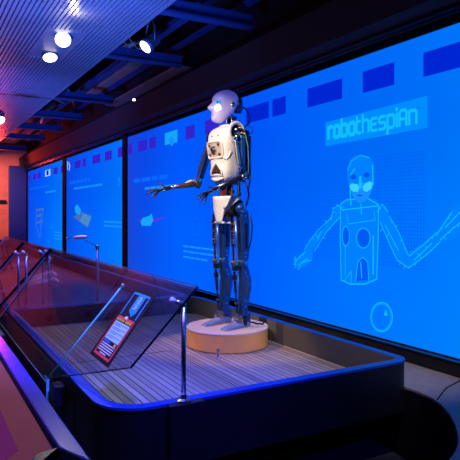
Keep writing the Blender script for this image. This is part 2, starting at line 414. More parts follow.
# ------------------------------------------------------------------ screens
EPS = .002
def flat(mb, pts, lift=1, mi=0):                    # pts in pixels -> polygon lying on the picture plane
    u = US-EPS*lift
    vs = []
    for p in pts:
        w, z = on_wall(p[0], p[1], US); vs.append((u, w, z))
    mb.add(vs, [tuple(range(len(vs)))], mi)
def rect_wz(mb, w0, w1, z0, z1, lift=1, mi=0):
    u = US-EPS*lift; mb.add([(u, w0, z0), (u, w1, z0), (u, w1, z1), (u, w0, z1)], [(0, 1, 2, 3)], mi)
def line(mb, pts, th, lift=2, closed=False, mi=0):  # a stroke of constant width on the picture plane
    q = [Vector(on_wall(p[0], p[1], US)) for p in pts]
    if closed: q.append(q[0])
    u = US-EPS*lift
    for a, b in zip(q, q[1:]):
        d = (b-a)
        if d.length < 1e-6: continue
        d.normalize(); n = Vector((-d.y, d.x))*th/2; e = d*th*.3
        c = [a-e+n, b+e+n, b+e-n, a-e-n]
        mb.add([(u, p.x, p.y) for p in c], [(0, 1, 2, 3)], mi)
def ell(cx, cy, rx, ry, n=28, a0=0, a1=2*PI, rot=0):
    out = []
    for i in range(n):
        t = a0+(a1-a0)*i/n; x, y = rx*math.cos(t), ry*math.sin(t)
        out.append((cx+x*math.cos(rot)-y*math.sin(rot), cy+x*math.sin(rot)+y*math.cos(rot)))
    return out
def w_at(px): return on_wall(px, 212, US)[0]
G = dict(
    tile_blue=glow('picture_dark_blue', (0, 38, 212)), tile_purple=glow('picture_purple', (50, 36, 205)),
    tile_cyan=glow('picture_cyan', (20, 165, 255)), logo=glow('picture_logo_field', (0, 140, 255)),
    letter=glow('picture_letters', (16, 190, 255)), pale=glow('picture_pale', (22, 142, 255)),
    faint=glow('picture_faint', (6, 106, 255)), fig=glow('picture_figure', (0, 128, 255)),
    fig2=glow('picture_figure_bright', (16, 186, 255)), fig3=glow('picture_face_glow', (60, 210, 255)),
    shade=glow('picture_shade', (0, 84, 248)), white=glow('picture_white', (170, 205, 255)),
    sketch=glow('picture_grey', (70, 110, 190)), grid=glow('picture_grid', (0, 90, 244)),
    dark=glow('picture_dark', (0, 84, 235)))
ROWZ = (.848, 1.0)
def tiles(parent, spans, mat):
    for a, b in spans:
        mb = MB(); rect_wz(mb, w_at(a), w_at(b), *ROWZ); obj('picture_tile', mb, G[mat], parent)
def text_lines(parent, rows, mat, dash=.028, gap=.012):
    """lines too small to read: broken strokes; each row is (px0, px1, row y at px0, height m)"""
    for x0, x1, y, h in rows:
        w0, z = on_wall(x0, y, US); w1 = on_wall(x1, y, US)[0]
        w = w0
        while w > w1:
            d = dash*random.uniform(1.2, 3.4); mb = MB(); rect_wz(mb, max(w-d, w1), w, z-h*.32, z+h*.32, 2); w -= d+gap
            obj('caption_word', mb, G[mat], parent)
def screen(name, xa, xb, stops, label, wend=None):
    wa, wb = w_at(xa), (w_at(xb) if wend is None else wend)
    t = root(name, (US, (wa+wb)/2, ZB), label, 'screen', 'blue projection screens')
    mb = MB(); mb.box((US, wb, ZB), (US+.03, wa, ZT)); obj('picture', mb, screen_mat(name+'_image', stops), t)
    fr = MB()
    fr.box((US-.012, wb-.012, ZB-.02), (US+.03, wa+.012, ZB-.001)).box((US-.012, wb-.012, ZT+.001), (US+.03, wa+.012, ZT+.02))
    fr.box((US-.012, wa+.001, ZB-.02), (US+.03, wa+.03, ZT+.02)).box((US-.012, wb-.03, ZB-.02), (US+.03, wb-.001, ZT+.02))
    obj('frame', fr, M['flat_black'], t)
    return t
# farthest
s1 = screen('projection_screen', 28.2, 62.8, [(0, (0, 120, 255)), (.5, (0, 92, 255)), (1, (8, 78, 235))], 'farthest and narrowest blue screen, beside the navy panel')
tiles(s1, ((28.9, 30.4), (33, 36.6), (37.4, 41), (53.5, 57.8), (61, 62.6)), 'tile_purple')
mb = MB(); rect_wz(mb, w_at(45.2), w_at(50.4), *ROWZ); obj('picture_tile', mb, G['white'], s1)
mb = MB(); rect_wz(mb, w_at(46.6), w_at(48.8), .87, .99, 2); obj('tile_figure', mb, G['tile_blue'], s1)
text_lines(s1, [(31, 50, 189, .07)], 'faint', .12, .05); text_lines(s1, [(45.5, 56, 192.5, .07)], 'pale', .1, .02)
text_lines(s1, [(54, 62.6, 232, .05), (54, 62.6, 235, .05), (54, 62.6, 238, .05)], 'pale', .08, .02)
mb = MB()
for a in ([(36.5, 210), (36.3, 228)], [(40, 209), (41, 231)], [(43.5, 209), (42, 226)], [(36.5, 210), (43.5, 209)], [(37, 216), (42, 215)], [(37, 223), (42, 221)], [(38, 229), (39.5, 238)], [(41, 231), (41.5, 238)]): line(mb, a, .05)
obj('sketch_drawing', mb, G['sketch'], s1)
mb = MB(); line(mb, ell(52.6, 226, .8, 2.2), .02, closed=True); obj('dial_icon', mb, G['pale'], s1)
# middle
s2 = screen('projection_screen', 66.6, 122.8, [(0, (0, 118, 255)), (.4, (0, 100, 255)), (1, (6, 76, 235))], 'middle blue screen with a picture of a tilted box and pale captions')
tiles(s2, ((74.8, 80.8), (82.6, 86), (92.5, 100.5)), 'tile_purple'); tiles(s2, ((105, 112), (118, 122.4)), 'tile_purple')
mb = MB(); line(mb, [(69, 163), (70, 166), (69.4, 170)], .05); line(mb, [(67.6, 162), (67.8, 169)], .05); obj('tile_figure', mb, G['white'], s2)
text_lines(s2, [(70, 91, 183, .10)], 'faint', .1, .05); text_lines(s2, [(74, 102.6, 188.6, .06)], 'pale', .09, .02)
text_lines(s2, [(104, 122, 221.6, .05), (104, 122, 225.6, .05)], 'pale', .09, .02)
mb = MB(); flat(mb, [(73.5, 217), (81, 211.5), (92, 216), (88, 228)], 2); obj('box_drawing', mb, G['sketch'], s2)
mb = MB(); flat(mb, [(84, 213.5), (91.5, 217), (88, 226.5), (80, 221)], 3); obj('box_face', mb, glow('picture_teal', (70, 140, 205)), s2)
mb = MB(); flat(mb, [(75, 207.5), (77.5, 204), (81.5, 210), (79.5, 215), (76, 213)], 4); obj('box_flap', mb, G['tile_cyan'], s2)
mb = MB(); line(mb, ell(119.3, 182, 1, 4), .015, closed=True); line(mb, [(119.3, 177), (119.3, 181)], .03); obj('dial_icon', mb, G['pale'], s2)
# nearest and largest
s3 = screen('projection_screen', 127.8, 470, [(0, (0, 140, 255)), (.17, (0, 118, 255)), (.37, (0, 100, 255)), (.5, (0, 87, 252)), (.72, (0, 92, 255)), (.9, (10, 76, 236)), (1, (24, 70, 222))],
            'largest and nearest blue screen, behind the robot, showing a big robot picture', wend=1.2)
tiles(s3, ((128.3, 132), (138.3, 147.3), (149.5, 156), (185.6, 195), (205, 219)), 'tile_purple')
tiles(s3, ((246.5, 269), (272.6, 286), (307.6, 342.4), (363, 394.6)), 'tile_blue')
mb = MB(); rect_wz(mb, w_at(423.6), w_at(470), *ROWZ); obj('picture_tile', mb, G['tile_blue'], s3)
mb = MB(); rect_wz(mb, w_at(165), w_at(177.6), *ROWZ); obj('picture_tile', mb, G['tile_cyan'], s3)
mb = MB(); flat(mb, ell(172, 141.5, 2.4, 4.5), 2); obj('tile_figure', mb, G['pale'], s3)
# logo
lg = MB(); flat(lg, [(325.7, 122.6), (427.7, 95.7), (427.7, 127.8), (325.7, 146.4)], 1); lgo = obj('logo_field', lg, G['logo'], s3)
def words(txt, w0, w1, z0, mat, parent, name, hgt=None, u=None, offs=.0):
    cu = bpy.data.curves.new('t', 'FONT'); cu.body = txt; cu.size = 1; cu.offset = offs
    to = bpy.data.objects.new('t', cu); COL.objects.link(to); bpy.context.view_layer.update()
    me = bpy.data.meshes.new_from_object(to.evaluated_get(bpy.context.evaluated_depsgraph_get()))
    bpy.data.objects.remove(to)
    xs = [v.co.x for v in me.vertices]; s = (w0-w1)/(max(xs)-min(xs)); x0 = min(xs)
    hh = hgt if hgt else s
    mb = MB(); mb.add([(u, w0-(v.co.x-x0)*s, z0+v.co.y*hh) for v in me.vertices], [tuple(p.vertices) for p in me.polygons])
    return obj(name, mb, mat, parent)
wl0, zl0 = on_wall(329, 138.5, US); wl1 = on_wall(417, 118, US)[0]
LOOP = [(0, .15), (0, .85), (.15, 1), (.5, 1), (.65, .85), (.65, .15), (.5, 0), (.15, 0), (0, .15)]
HUMP = [(0, .88), (.15, 1), (.5, 1), (.65, .85), (.65, 0)]
GL = {'r': (.5, [[(0, 0), (0, 1)], [(0, .8), (.18, 1), (.48, 1)]]), 'o': (.65, [LOOP]), 'b': (.65, [[(0, 1.45), (0, 0)], LOOP]),
      't': (.4, [[(0, 1.4), (0, .15), (.15, 0), (.38, 0)], [(0, 1), (.38, 1)]]), 'h': (.65, [[(0, 1.45), (0, 0)], HUMP]),
      'e': (.6, [[(.6, 0), (.15, 0), (0, .15), (0, .85), (.15, 1), (.6, 1)], [(0, .52), (.52, .52)]]),
      's': (.6, [[(.6, 1), (.15, 1), (0, .85), (0, .62), (.12, .52), (.5, .52), (.62, .42), (.62, .15), (.5, 0), (0, 0)]]),
      'p': (.65, [[(0, -.45), (0, 1)], LOOP]), 'i': (0, [[(0, 0), (0, 1)], [(0, 1.28), (0, 1.42)]]),
      'A': (.65, [[(0, 0), (0, 1.0), (.15, 1.18), (.5, 1.18), (.65, 1.0), (.65, 0)], [(0, .5), (.65, .5)]]), 'n': (.65, [[(0, 0), (0, 1)], HUMP])}
tot = sum(GL[c][0]+.27 for c in 'robothespiAn')-.27
ks = (wl0-wl1)/tot; xo = 0; XH = .084
for i_, c_ in enumerate('robothespiAn'):
    gm = MB(); th = .030 if i_ < 4 else .021
    for st_ in GL[c_][1]:
        for a_, b_ in zip(st_, st_[1:]):
            a2 = Vector((wl0-(xo+a_[0])*ks, zl0+a_[1]*XH)); b2 = Vector((wl0-(xo+b_[0])*ks, zl0+b_[1]*XH))
            d_ = (b2-a2).normalized(); n_ = Vector((-d_.y, d_.x))*th/2; e_ = d_*th*.35
            gm.add([(US-EPS*3, q.x, q.y) for q in (a2-e_+n_, b2+e_+n_, b2+e_-n_, a2-e_-n_)], [(0, 1, 2, 3)])
    obj('logo_letter', gm, G['letter'], lgo); xo += GL[c_][0]+.27
wt0, zt0 = on_wall(417.5, 109.5, US); words('TM', wt0, on_wall(421.5, 107, US)[0], zt0, G['faint'], lgo, 'trademark_lettering', hgt=.02, u=US-EPS*3)
# the big robot picture
gd = MB()
gw = [w_at(x) for x in (300, 426)]; zz0, zz1 = on_wall(426, 270, US)[1], on_wall(426, 150, US)[1]
w = gw[0]
while w > gw[1]: rect_wz(gd, w-.0022, w, zz0, zz1, 2); w -= .024
z = zz0
while z < zz1: rect_wz(gd, gw[1], gw[0], z, z+.0022, 2); z += .024
obj('grid_pattern', gd, G['grid'], s3)
fg = MB(); flat(fg, [(341.5, 204), (347, 200), (354, 199), (368, 198), (376, 199), (379.5, 205), (379, 240), (377.5, 279), (366, 284), (351, 284), (342, 280), (341, 240)], 3)
torso = obj('pictured_torso', fg, G['fig'], s3)
to2 = MB(); line(to2, [(341.5, 204), (341, 240), (342, 280), (351, 284), (366, 284), (377.5, 279), (379, 240), (379.5, 205), (368, 198), (347, 200)], .009, 4, True)
line(to2, [(343, 210), (378, 206)], .008, 4); line(to2, ell(364.5, 238, 7, 10), .006, 6, True); line(to2, ell(347, 236, 3.6, 10), .006, 6, True); line(to2, [(357, 281), (359, 262), (364, 257), (369, 262), (370, 280)], .007, 6); line(to2, [(362, 262), (363, 278)], .01, 6); line(to2, [(348, 214), (349, 224), (376, 220), (375, 211)], .005, 4); line(to2, [(346, 236), (346, 275)], .006, 4); line(to2, [(374, 236), (374, 274)], .012, 4); line(to2, [(345, 281), (352, 271), (352, 283)], .006, 4)
obj('torso_outline', to2, G['fig2'], torso)
for q in (ell(364.5, 238, 6, 9), ell(347, 236, 3, 9), [(357, 281), (359, 262), (364, 257), (369, 262), (370, 280)]):
    to3 = MB(); flat(to3, q, 5); obj('torso_opening', to3, G['grid'], torso)
hd = MB(); flat(hd, [(348, 178), (348, 168), (351, 160), (356, 155.5), (363, 154.5), (370, 156.5), (375, 163), (375.5, 174), (374.5, 186), (371, 195), (366, 201.5), (360, 203), (354.5, 198), (350.5, 189)], 4)
head = obj('pictured_head', hd, G['fig'], s3)
h2 = MB(); flat(h2, [(350, 186), (351, 182), (358, 184), (362, 182), (367, 183), (374, 179), (374, 187), (371, 195), (366, 201.5), (360, 203), (354.5, 198)], 5); obj('pictured_jaw', h2, G['tile_cyan'] if 0 else G['pale'], head)
for nm, q, g_ in (('pictured_cheek', [(350.8, 186), (353, 183.5), (359, 184.5), (360.5, 188), (359, 192), (354, 191.5), (351.5, 189)], 'fig3'), ('pictured_cheek', [(364, 187), (366, 183.5), (371, 181.5), (373.8, 183), (372.5, 189), (368, 192), (364.5, 190.5)], 'fig3'), ('pictured_nose', [(360.6, 176), (362.4, 176), (363.6, 187), (361.5, 189.5), (359.8, 187)], 'fig2'),
                  ('pictured_eye', ell(354.5, 177, 3, 2.6), 'dark'), ('pictured_eye', ell(368, 175, 3, 2.6), 'dark'), ('pictured_mouth', ell(361, 195.5, 3, .8), 'dark')):
    h3 = MB(); flat(h3, q, 6); obj(nm, h3, G[g_], head)
for q, th in (([(374, 165), (374.5, 185)], .010), ([(349, 170), (353, 161), (362, 155.5), (371, 158)], .006), ([(352, 175), (356, 169)], .010), ([(351.5, 190), (352.5, 205)], .012), ([(362.5, 204), (363, 214)], .01)):
    h5 = MB(); line(h5, q, th, 7); obj('head_highlight', h5, G['fig2'], head)
def arm_pic(name, outline, strokes):
    a = MB(); flat(a, outline, 3); p = obj(name, a, G['fig'], s3)
    b = MB()
    for q in strokes: line(b, q, .0065, 4)
    rr = random.Random(len(outline)+int(outline[0][0]))
    for q in strokes:
        for a_, c_ in zip(q, q[1:]):
            for k_ in (.3, .7):
                x_, y_ = a_[0]+(c_[0]-a_[0])*k_, a_[1]+(c_[1]-a_[1])*k_
                line(b, [(x_, y_), (x_+rr.uniform(-3, 3), y_+rr.uniform(-3, 3))], .005, 4)
    obj('arm_outline', b, G['fig2'], p)
arm_pic('pictured_arm', [(333, 212), (338, 206), (343, 208), (341, 217), (333, 226), (323, 236), (313, 251), (306, 250), (312, 238), (324, 228)],
        [[(332, 220), (334, 209), (339, 205), (344, 210)], [(332, 218), (318, 231), (311, 240), (305, 250)], [(341, 217), (328, 231), (315, 251)], [(322, 231), (318, 241)]])
arm_pic('pictured_hand', [(306, 250), (313, 251), (313, 260), (306, 266), (298, 270), (294, 262), (300, 255)],
        [[(306, 252), (299, 258), (295, 264)], [(308, 258), (301, 264), (299, 270)], [(296, 268), (296, 256)], [(312, 260), (304, 262)]])
arm_pic('pictured_arm', [(379, 208), (386, 205), (390, 216), (400, 233), (409, 253), (406, 268), (397, 259), (388, 238), (381, 222)],
        [[(378, 212), (383, 204), (389, 212)], [(390, 216), (400, 233), (409, 255)], [(381, 222), (390, 243), (398, 260), (410, 268)], [(386, 225), (399, 250)]])
arm_pic('pictured_arm', [(406, 268), (409, 253), (424, 243), (437, 233), (441, 242), (428, 254), (412, 268)],
        [[(409, 268), (427, 255), (441, 242)], [(410, 256), (424, 245), (438, 232)], [(415, 260), (433, 243)]])
arm_pic('pictured_hand', [(437, 233), (443, 222), (452, 210), (461, 202), (470, 200), (470, 222), (455, 238), (441, 243)],
        [[(437, 236), (446, 222), (453, 212)], [(441, 240), (452, 230), (462, 222)], [(446, 228), (461, 212)]])
for cx, cy, rx, ry, th in ((382, 317, 10.8, 14.6, .008), (197.5, 226.5, 4.2, 8.6, .008), (208, 270.5, 4.2, 8, .008)):
    mb = MB(); line(mb, ell(cx, cy, rx, ry), th, closed=True)
    if rx > 6: line(mb, ell(cx, cy, rx*.88, ry*.9), th*.5, closed=True)
    flat(mb, [(cx+rx*.2, cy-ry*.1), (cx+rx*.6, cy-ry*.1), (cx+rx*.4, cy-ry*.55)], 3)
    obj('dial_icon', mb, G['fig2' if rx > 6 else 'faint'], s3)
text_lines(s3, [(134, 170, 181, .085)], 'faint', .12, .06); text_lines(s3, [(145, 175, 188.5, .055)], 'pale', .07, .02)
text_lines(s3, [(183.5, 216, 246, .034), (183.5, 218, 251, .034), (183.5, 208, 256.5, .034)], 'pale', .06, .018)
mb = MB(); flat(mb, [(141, 222), (143, 218), (149, 216), (152, 213.5), (153.5, 220), (151, 226), (142, 225.5)], 2); wp = obj('pictured_animal', mb, G['tile_cyan'], s3)
mb = MB(); flat(mb, [(139, 220), (144, 218), (152, 219), (166, 217), (152, 223), (143, 226)], 1); obj('purple_smear', mb, glow('picture_violet', (80, 60, 225)), s3)
for a, b in ((62.8, 66.6), (122.8, 127.8)):
    obj('trim_%d' % (11 if a < 100 else 12), MB().box((US-.02, w_at(b)+.03, ZB-.02), (US+.05, w_at(a)-.03, ZT+.03)), M['flat_black'], kind='structure')

# ------------------------------------------------------------------ the stage
def rrect(u0, u1, w0, w1, rs, n=8):                 # rs: radii at (u0,w0) (u1,w0) (u1,w1) (u0,w1)
    out = []
    for (cx, cy, sx, sy, a0), r in zip(((u0, w0, 1, 1, PI), (u1, w0, -1, 1, 1.5*PI), (u1, w1, -1, -1, 0), (u0, w1, 1, -1, .5*PI)), rs):
        for i in range(n+1):
            t = a0+.5*PI*i/n
            out.append((cx+sx*r+r*math.cos(t), cy+sy*r+r*math.sin(t)))
    return out
RIM, DECK, UNDER = -.80, -.952, -1.075
def stage(u0, u1, w0, w1, rs, label, deck_mat):
    t = root('stage_platform', ((u0+u1)/2, (w0+w1)/2, FL), label, 'stage')
    th = .05
    out = rrect(u0, u1, w0, w1, rs); inn = rrect(u0+th, u1-th, w0+th, w1-th, [max(.01, r-th) for r in rs])
    obj('outer_skirt', MB().ring(out, inn, UNDER, RIM-.012), M['shell_black'], t)
    lip = rrect(u0+th-.004, u1-th+.004, w0+th-.004, w1-th+.004, [max(.012, r-th) for r in rs])
    obj('inner_lining', MB().ring(rrect(u0+th+.0, u1-th, w0+th, w1-th, [max(.01, r-th) for r in rs]), rrect(u0+th+.006, u1-th-.006, w0+th+.006, w1-th-.006, [max(.01, r-th-.006) for r in rs]), DECK, RIM-.002), M['inner'], t)
    obj('rim_cap', MB().ring(rrect(u0-.003, u1+.003, w0-.003, w1+.003, rs), lip, RIM-.012, RIM), M['rim'], t)
    obj('deck', MB().prism(rrect(u0+th+.006, u1-th-.006, w0+th+.006, w1-th-.006, [max(.01, r-th-.006) for r in rs]), UNDER+.005, DECK), deck_mat, t)
    i = .32
    obj('recessed_base', MB().prism(rrect(u0+i, u1-i, w0+1.1, w1-i, [.1]*4), FL, UNDER+.004), M['flat_black'], t)
    return t
st = stage(.671, 2.365, 2.175, 4.9, (.2, .10, .22, .03), 'black stage with a blue-lit rim and grey plank deck carrying the robot', M['plank'])
st2 = stage(.671, 2.31, 4.92, 16.2, (.03, .03, .25, .2), 'farther black stage adjoining the robot stage, seen through the glass', M['plank'])
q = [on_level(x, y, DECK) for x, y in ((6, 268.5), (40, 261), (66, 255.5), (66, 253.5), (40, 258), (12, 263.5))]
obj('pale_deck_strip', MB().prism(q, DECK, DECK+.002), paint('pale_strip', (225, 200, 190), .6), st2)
# deck seams, grey lip, pole bracket
sm = MB(); us = 1.54; ws = 3.57
sm.box((us-.003, 2.6, DECK), (us+.003, ws, DECK+.0012)); sm.box((.75, ws-.003, DECK), (us+.003, ws+.003, DECK+.0012)); sm.box((1.05, 2.42, DECK), (1.3, 2.424, DECK+.0012))
obj('deck_seam', sm, M['flat_black'], st)
pbu = on_level(182, 400, RIM)[0]
obj('pole_bracket', MB().prism([(pbu-.075, 2.135), (pbu+.085, 2.135), (pbu+.085, 2.178), (pbu-.075, 2.178)], UNDER-.01, RIM-.001), M['shell_black'], st, bevel=.004)
obj('divider_oval', MB().lathe((1.0, 4.842, DECK+.07), [(.03, 0), (.03, .01)], (0, -1, 0), 20), M['flat_black'], st)
obj('divider_oval', MB().lathe((1.32, 4.842, DECK+.07), [(.03, 0), (.03, .01)], (0, -1, 0), 20), M['flat_black'], st)
# cables under the stage
for pts, lb in (([(262, 457), (275, 456), (290, 453), (297, 450), (299, 443), (300, 436)], 'thin grey cable on the carpet under the near front edge of the stage'),
                ([(318, 434), (326, 437), (335, 437), (347, 435.5), (357, 432), (367, 428), (372, 421)], 'thin grey cable sagging under the right part of the stage edge')):
    p3 = []
    for i, (x, y) in enumerate(pts):
        uu, ww = on_level(x, y, FL+.01); p3.append((uu, ww, FL+.008))
    obj('floor_cable', MB().tube(p3, .006, 6), M['pale_wire'], label=lb, cat='cable', smooth=True)

# podium
pc = Vector((SU*4.05-CU*.02, CU*4.05+SU*.02))
t = root('podium', (pc.x, pc.y, DECK), 'round birch podium under the robot on the plank deck', 'podium')
obj('drum', MB().lathe((pc.x, pc.y, DECK+.001), [(.284, 0), (.284, .008), (.290, .008), (.290, .125)], n=72), M['birch'], t, smooth=False)
obj('top_board', MB().lathe((pc.x, pc.y, DECK), [(.292, .125), (.293, .129), (.292, .135), (.05, .1351)], n=72), M['birch_top'], t)
pg = on_level(218.2, 357.5, DECK)
t = root('steel_stud', (pg[0], pg[1], DECK), 'small steel stud standing on the deck in front of the podium', 'stud')
obj('stud_base', MB().lathe((pg[0], pg[1], DECK), [(.016, .0005), (.016, .004), (.011, .006)], n=20), M['steel'], t, smooth=False)
obj('stud_post', MB().lathe((pg[0], pg[1], DECK), [(.010, .006), (.010, .046), (.013, .047), (.013, .054), (.006, .057)], n=20), M['steel'], t)

# ------------------------------------------------------------------ tilted glass
TAN = .755; U0, Z0 = .655, -.80                     # glass plane: u = U0 + TAN (z - Z0)
def on_glass(px, py):
    x, y = (px-230)/FPX, (py-HOR)/FPX
    D = (U0-TAN*Z0)/(CU*x+SU+TAN*y)
    return Vector((D*(CU*x+SU), D*(-SU*x+CU), -y*D))
GN = Vector((-1, 0, TAN)).normalized()              # towards the visitors and up
GV = Vector((TAN, 0, 1)).normalized()
def gp(w, z): return Vector((U0+TAN*(z-Z0), w, z))
ZTOP = -.306
def glass_panel(pts, label, edges):
    """pts corners on the glass plane in order; edges the material of every side"""
    c = sum(pts, Vector())/len(pts)
    t = root('glass_barrier', c, label, 'glass barrier', 'tilted glass panels along the stage')
    th = .010; n = len(pts)
    mb = MB(); mb.add([p for p in pts]+[p-GN*th for p in pts], [tuple(range(n)), tuple(range(n, 2*n))[::-1]], 0)
    obj('pane', mb, M['glass'], t)
    for i in range(n):
        a, b = pts[i], pts[(i+1) % n]
        e = MB(); e.add([a, b, b-GN*th, a-GN*th], [(0, 1, 2, 3)]); obj('pane_edge', e, M[edges[i]], t, solid=.0006)
    return t
P1, P2, P3 = on_glass(49, 378), on_glass(130, 367), on_glass(197, 286)
W1 = P1.y
P4 = gp(W1-.02, ZTOP)
glass_panel([P1, P2, P3, P4], 'nearest tilted clear glass panel, carrying the black information sign', ['edge_dark', 'edge_dark', 'edge_dark', 'glass'])
wb1 = on_glass(51.8, 249).y; wb2 = on_glass(23.5, 242.6).y
zb = P1.z-.02
glass_panel([gp(wb1, zb), gp(P1.y+.012, zb), gp(W1-.005, ZTOP), gp(wb1, ZTOP)], 'second tilted clear glass panel, between the sign panel and a black edge', ['edge', 'glass', 'edge', 'edge_black'])
glass_panel([gp(wb2, zb), gp(wb1+.03, zb), gp(wb1+.03, ZTOP), gp(wb2, ZTOP)], 'third tilted glass panel, between the two black edges', ['edge', 'edge', 'edge', 'edge_black'])
glass_panel([gp(wb2+1.4, zb), gp(wb2+.03, zb), gp(wb2+.03, ZTOP), gp(wb2+1.4, ZTOP)], 'farthest tilted glass panel, in front of the red end wall', ['edge', 'edge', 'edge', 'edge'])
# bright polished seam on the near panel, black joint strips on the far ones
c0, c1 = on_glass(50, 376.5), on_glass(123.5, 285.5)
sp = MB(); sp.tube([c0+GN*.004, c1+GN*.004], .0036, 8)
t = root('glass_strut', c0, 'thin cyan glass strut lying against the sign panel, tipped with a white cap', 'glass strut')
obj('strut', sp, M['edge'], t, smooth=True)
obj('end_cap', MB().lathe(c1+GN*.004, [(.008, -.012), (.009, 0), (.006, .008)], GV, 12), M['steel'], t, smooth=True)
for (a, b, lb) in (((51.8, 249), (-6, 314), 'black joint strip between the second and third glass panels'), ((23.5, 242.6), (-8, 279), 'black joint strip between the third and farthest glass panels')):
    pa, pb = on_glass(*a), on_glass(*b)
    e = MB(); e.tube([pa+GN*.006, pb+GN*.006], .011, 6); obj('joint_strip', e, M['flat_black'], label=lb, cat='joint strip', group='black joint strips of the glass')
# bracket that holds the near panel on the stage skirt, and a vertical glass foot
t = root('glass_clamp', (P1.x, P1.y, P1.z-.12), 'clear glass foot and dark clamp holding the near panel to the stage side', 'clamp')
pf = P1
mb = MB(); mb.box((.60, P1.y-.006, P1.z-.16), (.612, P1.y+.10, P1.z-.004)); obj('foot_glass', mb, M['glass'], t)
mb = MB(); mb.box((.599, P1.y-.010, P1.z-.16), (.613, P1.y-.006, P1.z-.004)); obj('foot_edge', mb, M['edge'], t)
mb = MB(); mb.box((.613, P1.y-.14, P1.z-.115), (.668, P1.y-.04, P1.z-.01)); obj('clamp_block', mb, M['mech'], t, bevel=.006)
mb = MB(); mb.box((.668, P1.y-.30, P1.z-.24), (.671, P1.y-.06, P1.z+.0)); obj('clamp_plate', mb, M['black'], t)

# sign on the near panel
cs = [on_glass(139.3, 289.4), on_glass(161.6, 297.8), on_glass(104, 364.7), on_glass(87, 350.8)]
wL, wR = (cs[0].y+cs[3].y)/2, (cs[1].y+cs[2].y)/2
zt = (cs[0].z+cs[1].z)/2; zbm = (cs[2].z+cs[3].z)/2
t = root('information_sign', gp((wL+wR)/2, zbm), 'black information sign with red and blue outlines stuck on the tilted glass', 'sign')
SW, SH = wL-wR, (zt-zbm)*math.sqrt(1+TAN*TAN)
def sg(a, b, lift):                                  # a 0..1 left to right for the reader, b 0..1 bottom to top
    z = zbm+(zt-zbm)*b; return gp(wL-SW*a, z)+GN*(.002+.0009*lift)
def sq(mb, a0, a1, b0, b1, lift): mb.add([sg(a0, b0, lift), sg(a1, b0, lift), sg(a1, b1, lift), sg(a0, b1, lift)], [(0, 1, 2, 3)])
mb = MB(); q = [sg(0, 0, 0), sg(1, 0, 0), sg(1, 1, 0), sg(0, 1, 0)]; mb.add(q+[p-GN*.0015 for p in q], [(0,1,2,3),(7,6,5,4),(0,4,5,1),(1,5,6,2),(2,6,7,3),(3,7,4,0)])
obj('backing_sheet', mb, paint('sign_black', (24, 16, 18), .5), t)
def frame(name, a0, a1, b0, b1, th, mat, open_bottom=False):
    mb = MB(); ta = th; tb = th*SW/SH
    sq(mb, a0, a0+ta, b0, b1, 1); sq(mb, a1-ta, a1, b0, b1, 1); sq(mb, a0, a1, b1-tb, b1, 1)
    if not open_bottom: sq(mb, a0, a1, b0, b0+tb, 1)
    obj(name, mb, mat, t)
def ink(n, c): return paint(n, c, .6, var=.02)
frame('blue_outline', .13, .87, .62, .955, .035, ink('sign_blue', (40, 150, 235)), True)
frame('red_outline', .10, .90, .045, .60, .04, ink('sign_red', (240, 60, 70)))
mb = MB(); sq(mb, .40, .72, .70, .93, 2); mb.add([sg(.40, .70, 2), sg(.62, .63, 2), sg(.72, .70, 2)], [(0, 1, 2)]); bb = obj('blue_banner', mb, ink('sign_banner', (30, 140, 220)), t)
mb = MB(); 
for i in range(7): sq(mb, .48+.03*(i % 2), .62+.02*((i*3) % 2), .735+.027*i, .748+.027*i, 3)
obj('banner_marks', mb, ink('sign_pale', (190, 225, 245)), bb)
mb = MB(); sq(mb, .44, .56, .585, .62, 3); obj('round_mark', mb, ink('sign_white', (235, 235, 240)), t)
mb = MB()
for a0, a1 in ((.16, .24), (.26, .34), (.36, .42), (.44, .50), (.56, .63), (.65, .72), (.74, .83)): sq(mb, a0, a1, .535, .57, 2)
obj('title_marks', mb, ink('sign_yellow', (235, 175, 60)), t)
mb = MB(); sq(mb, .16, .84, .27, .52, 2); tb_ = obj('text_box', mb, ink('sign_box', (180, 215, 235)), t)
mb = MB()
for b0 in (.488, .432, .376, .32): 
    sq(mb, .20, .80, b0, b0+.007, 3); sq(mb, .20, .20+random.uniform(.3, .5), b0-.020, b0-.013, 3)
obj('text_box_lines', mb, ink('sign_text', (40, 60, 90)), tb_)
mb = MB(); sq(mb, .18, .50, .235, .255, 2); obj('blue_marks', mb, ink('sign_blue2', (40, 110, 220)), t)
mb = MB(); sq(mb, .70, .80, .225, .262, 2); obj('gold_mark', mb, ink('sign_gold', (230, 170, 90)), t)
mb = MB()
for b0 in (.205, .175, .145, .115, .085): sq(mb, .18 if b0 > .1 else .35, .82 if b0 > .1 else .65, b0, b0+.012, 2)
obj('lower_lines', mb, ink('sign_lines', (225, 220, 225)), t)

# ------------------------------------------------------------------ slim poles
def pole(u, w, zt_, label, ch=.022, ztip=None, dirn=-1):
    t = root('glass_post', (u, w, RIM), label, 'post', 'slim steel posts on the stage rims')
    z0 = RIM
    obj('base_flange', MB().lathe((u, w, z0), [(.030, .001), (.030, .006), (.014, .012), (.013, .03)], n=24), M['steel'], t)
    obj('shaft', MB().tube([(u, w, z0+.005), (u, w, zt_)], .0105, 14), M['steel'], t, smooth=True)
    a = Vector((u, w, zt_)); b = a+Vector((dirn*(.045 if w < 3 else .022), 0, .022))
    obj('elbow', MB().tube([a-Vector((0, 0, .004)), a+Vector((0, 0, .008)), b], [.0115, .0115, .009], 12), M['steel'], t, smooth=True)
    obj('glass_stud', MB().lathe(b, [(.012, -.004), (.013, .014), (.009, .019)], Vector((dirn*1, 0, .55)), 16), paint('stud_cap', (225, 225, 230), .3), t, smooth=True)
    return t
pu, pw = on_level(182, 400, RIM); pw = 2.17
pole(pu, pw, RIM+.405, 'nearest steel post, standing on the front rim beside the sign panel')
fu, fw = on_level(98.5, 303.7, RIM)
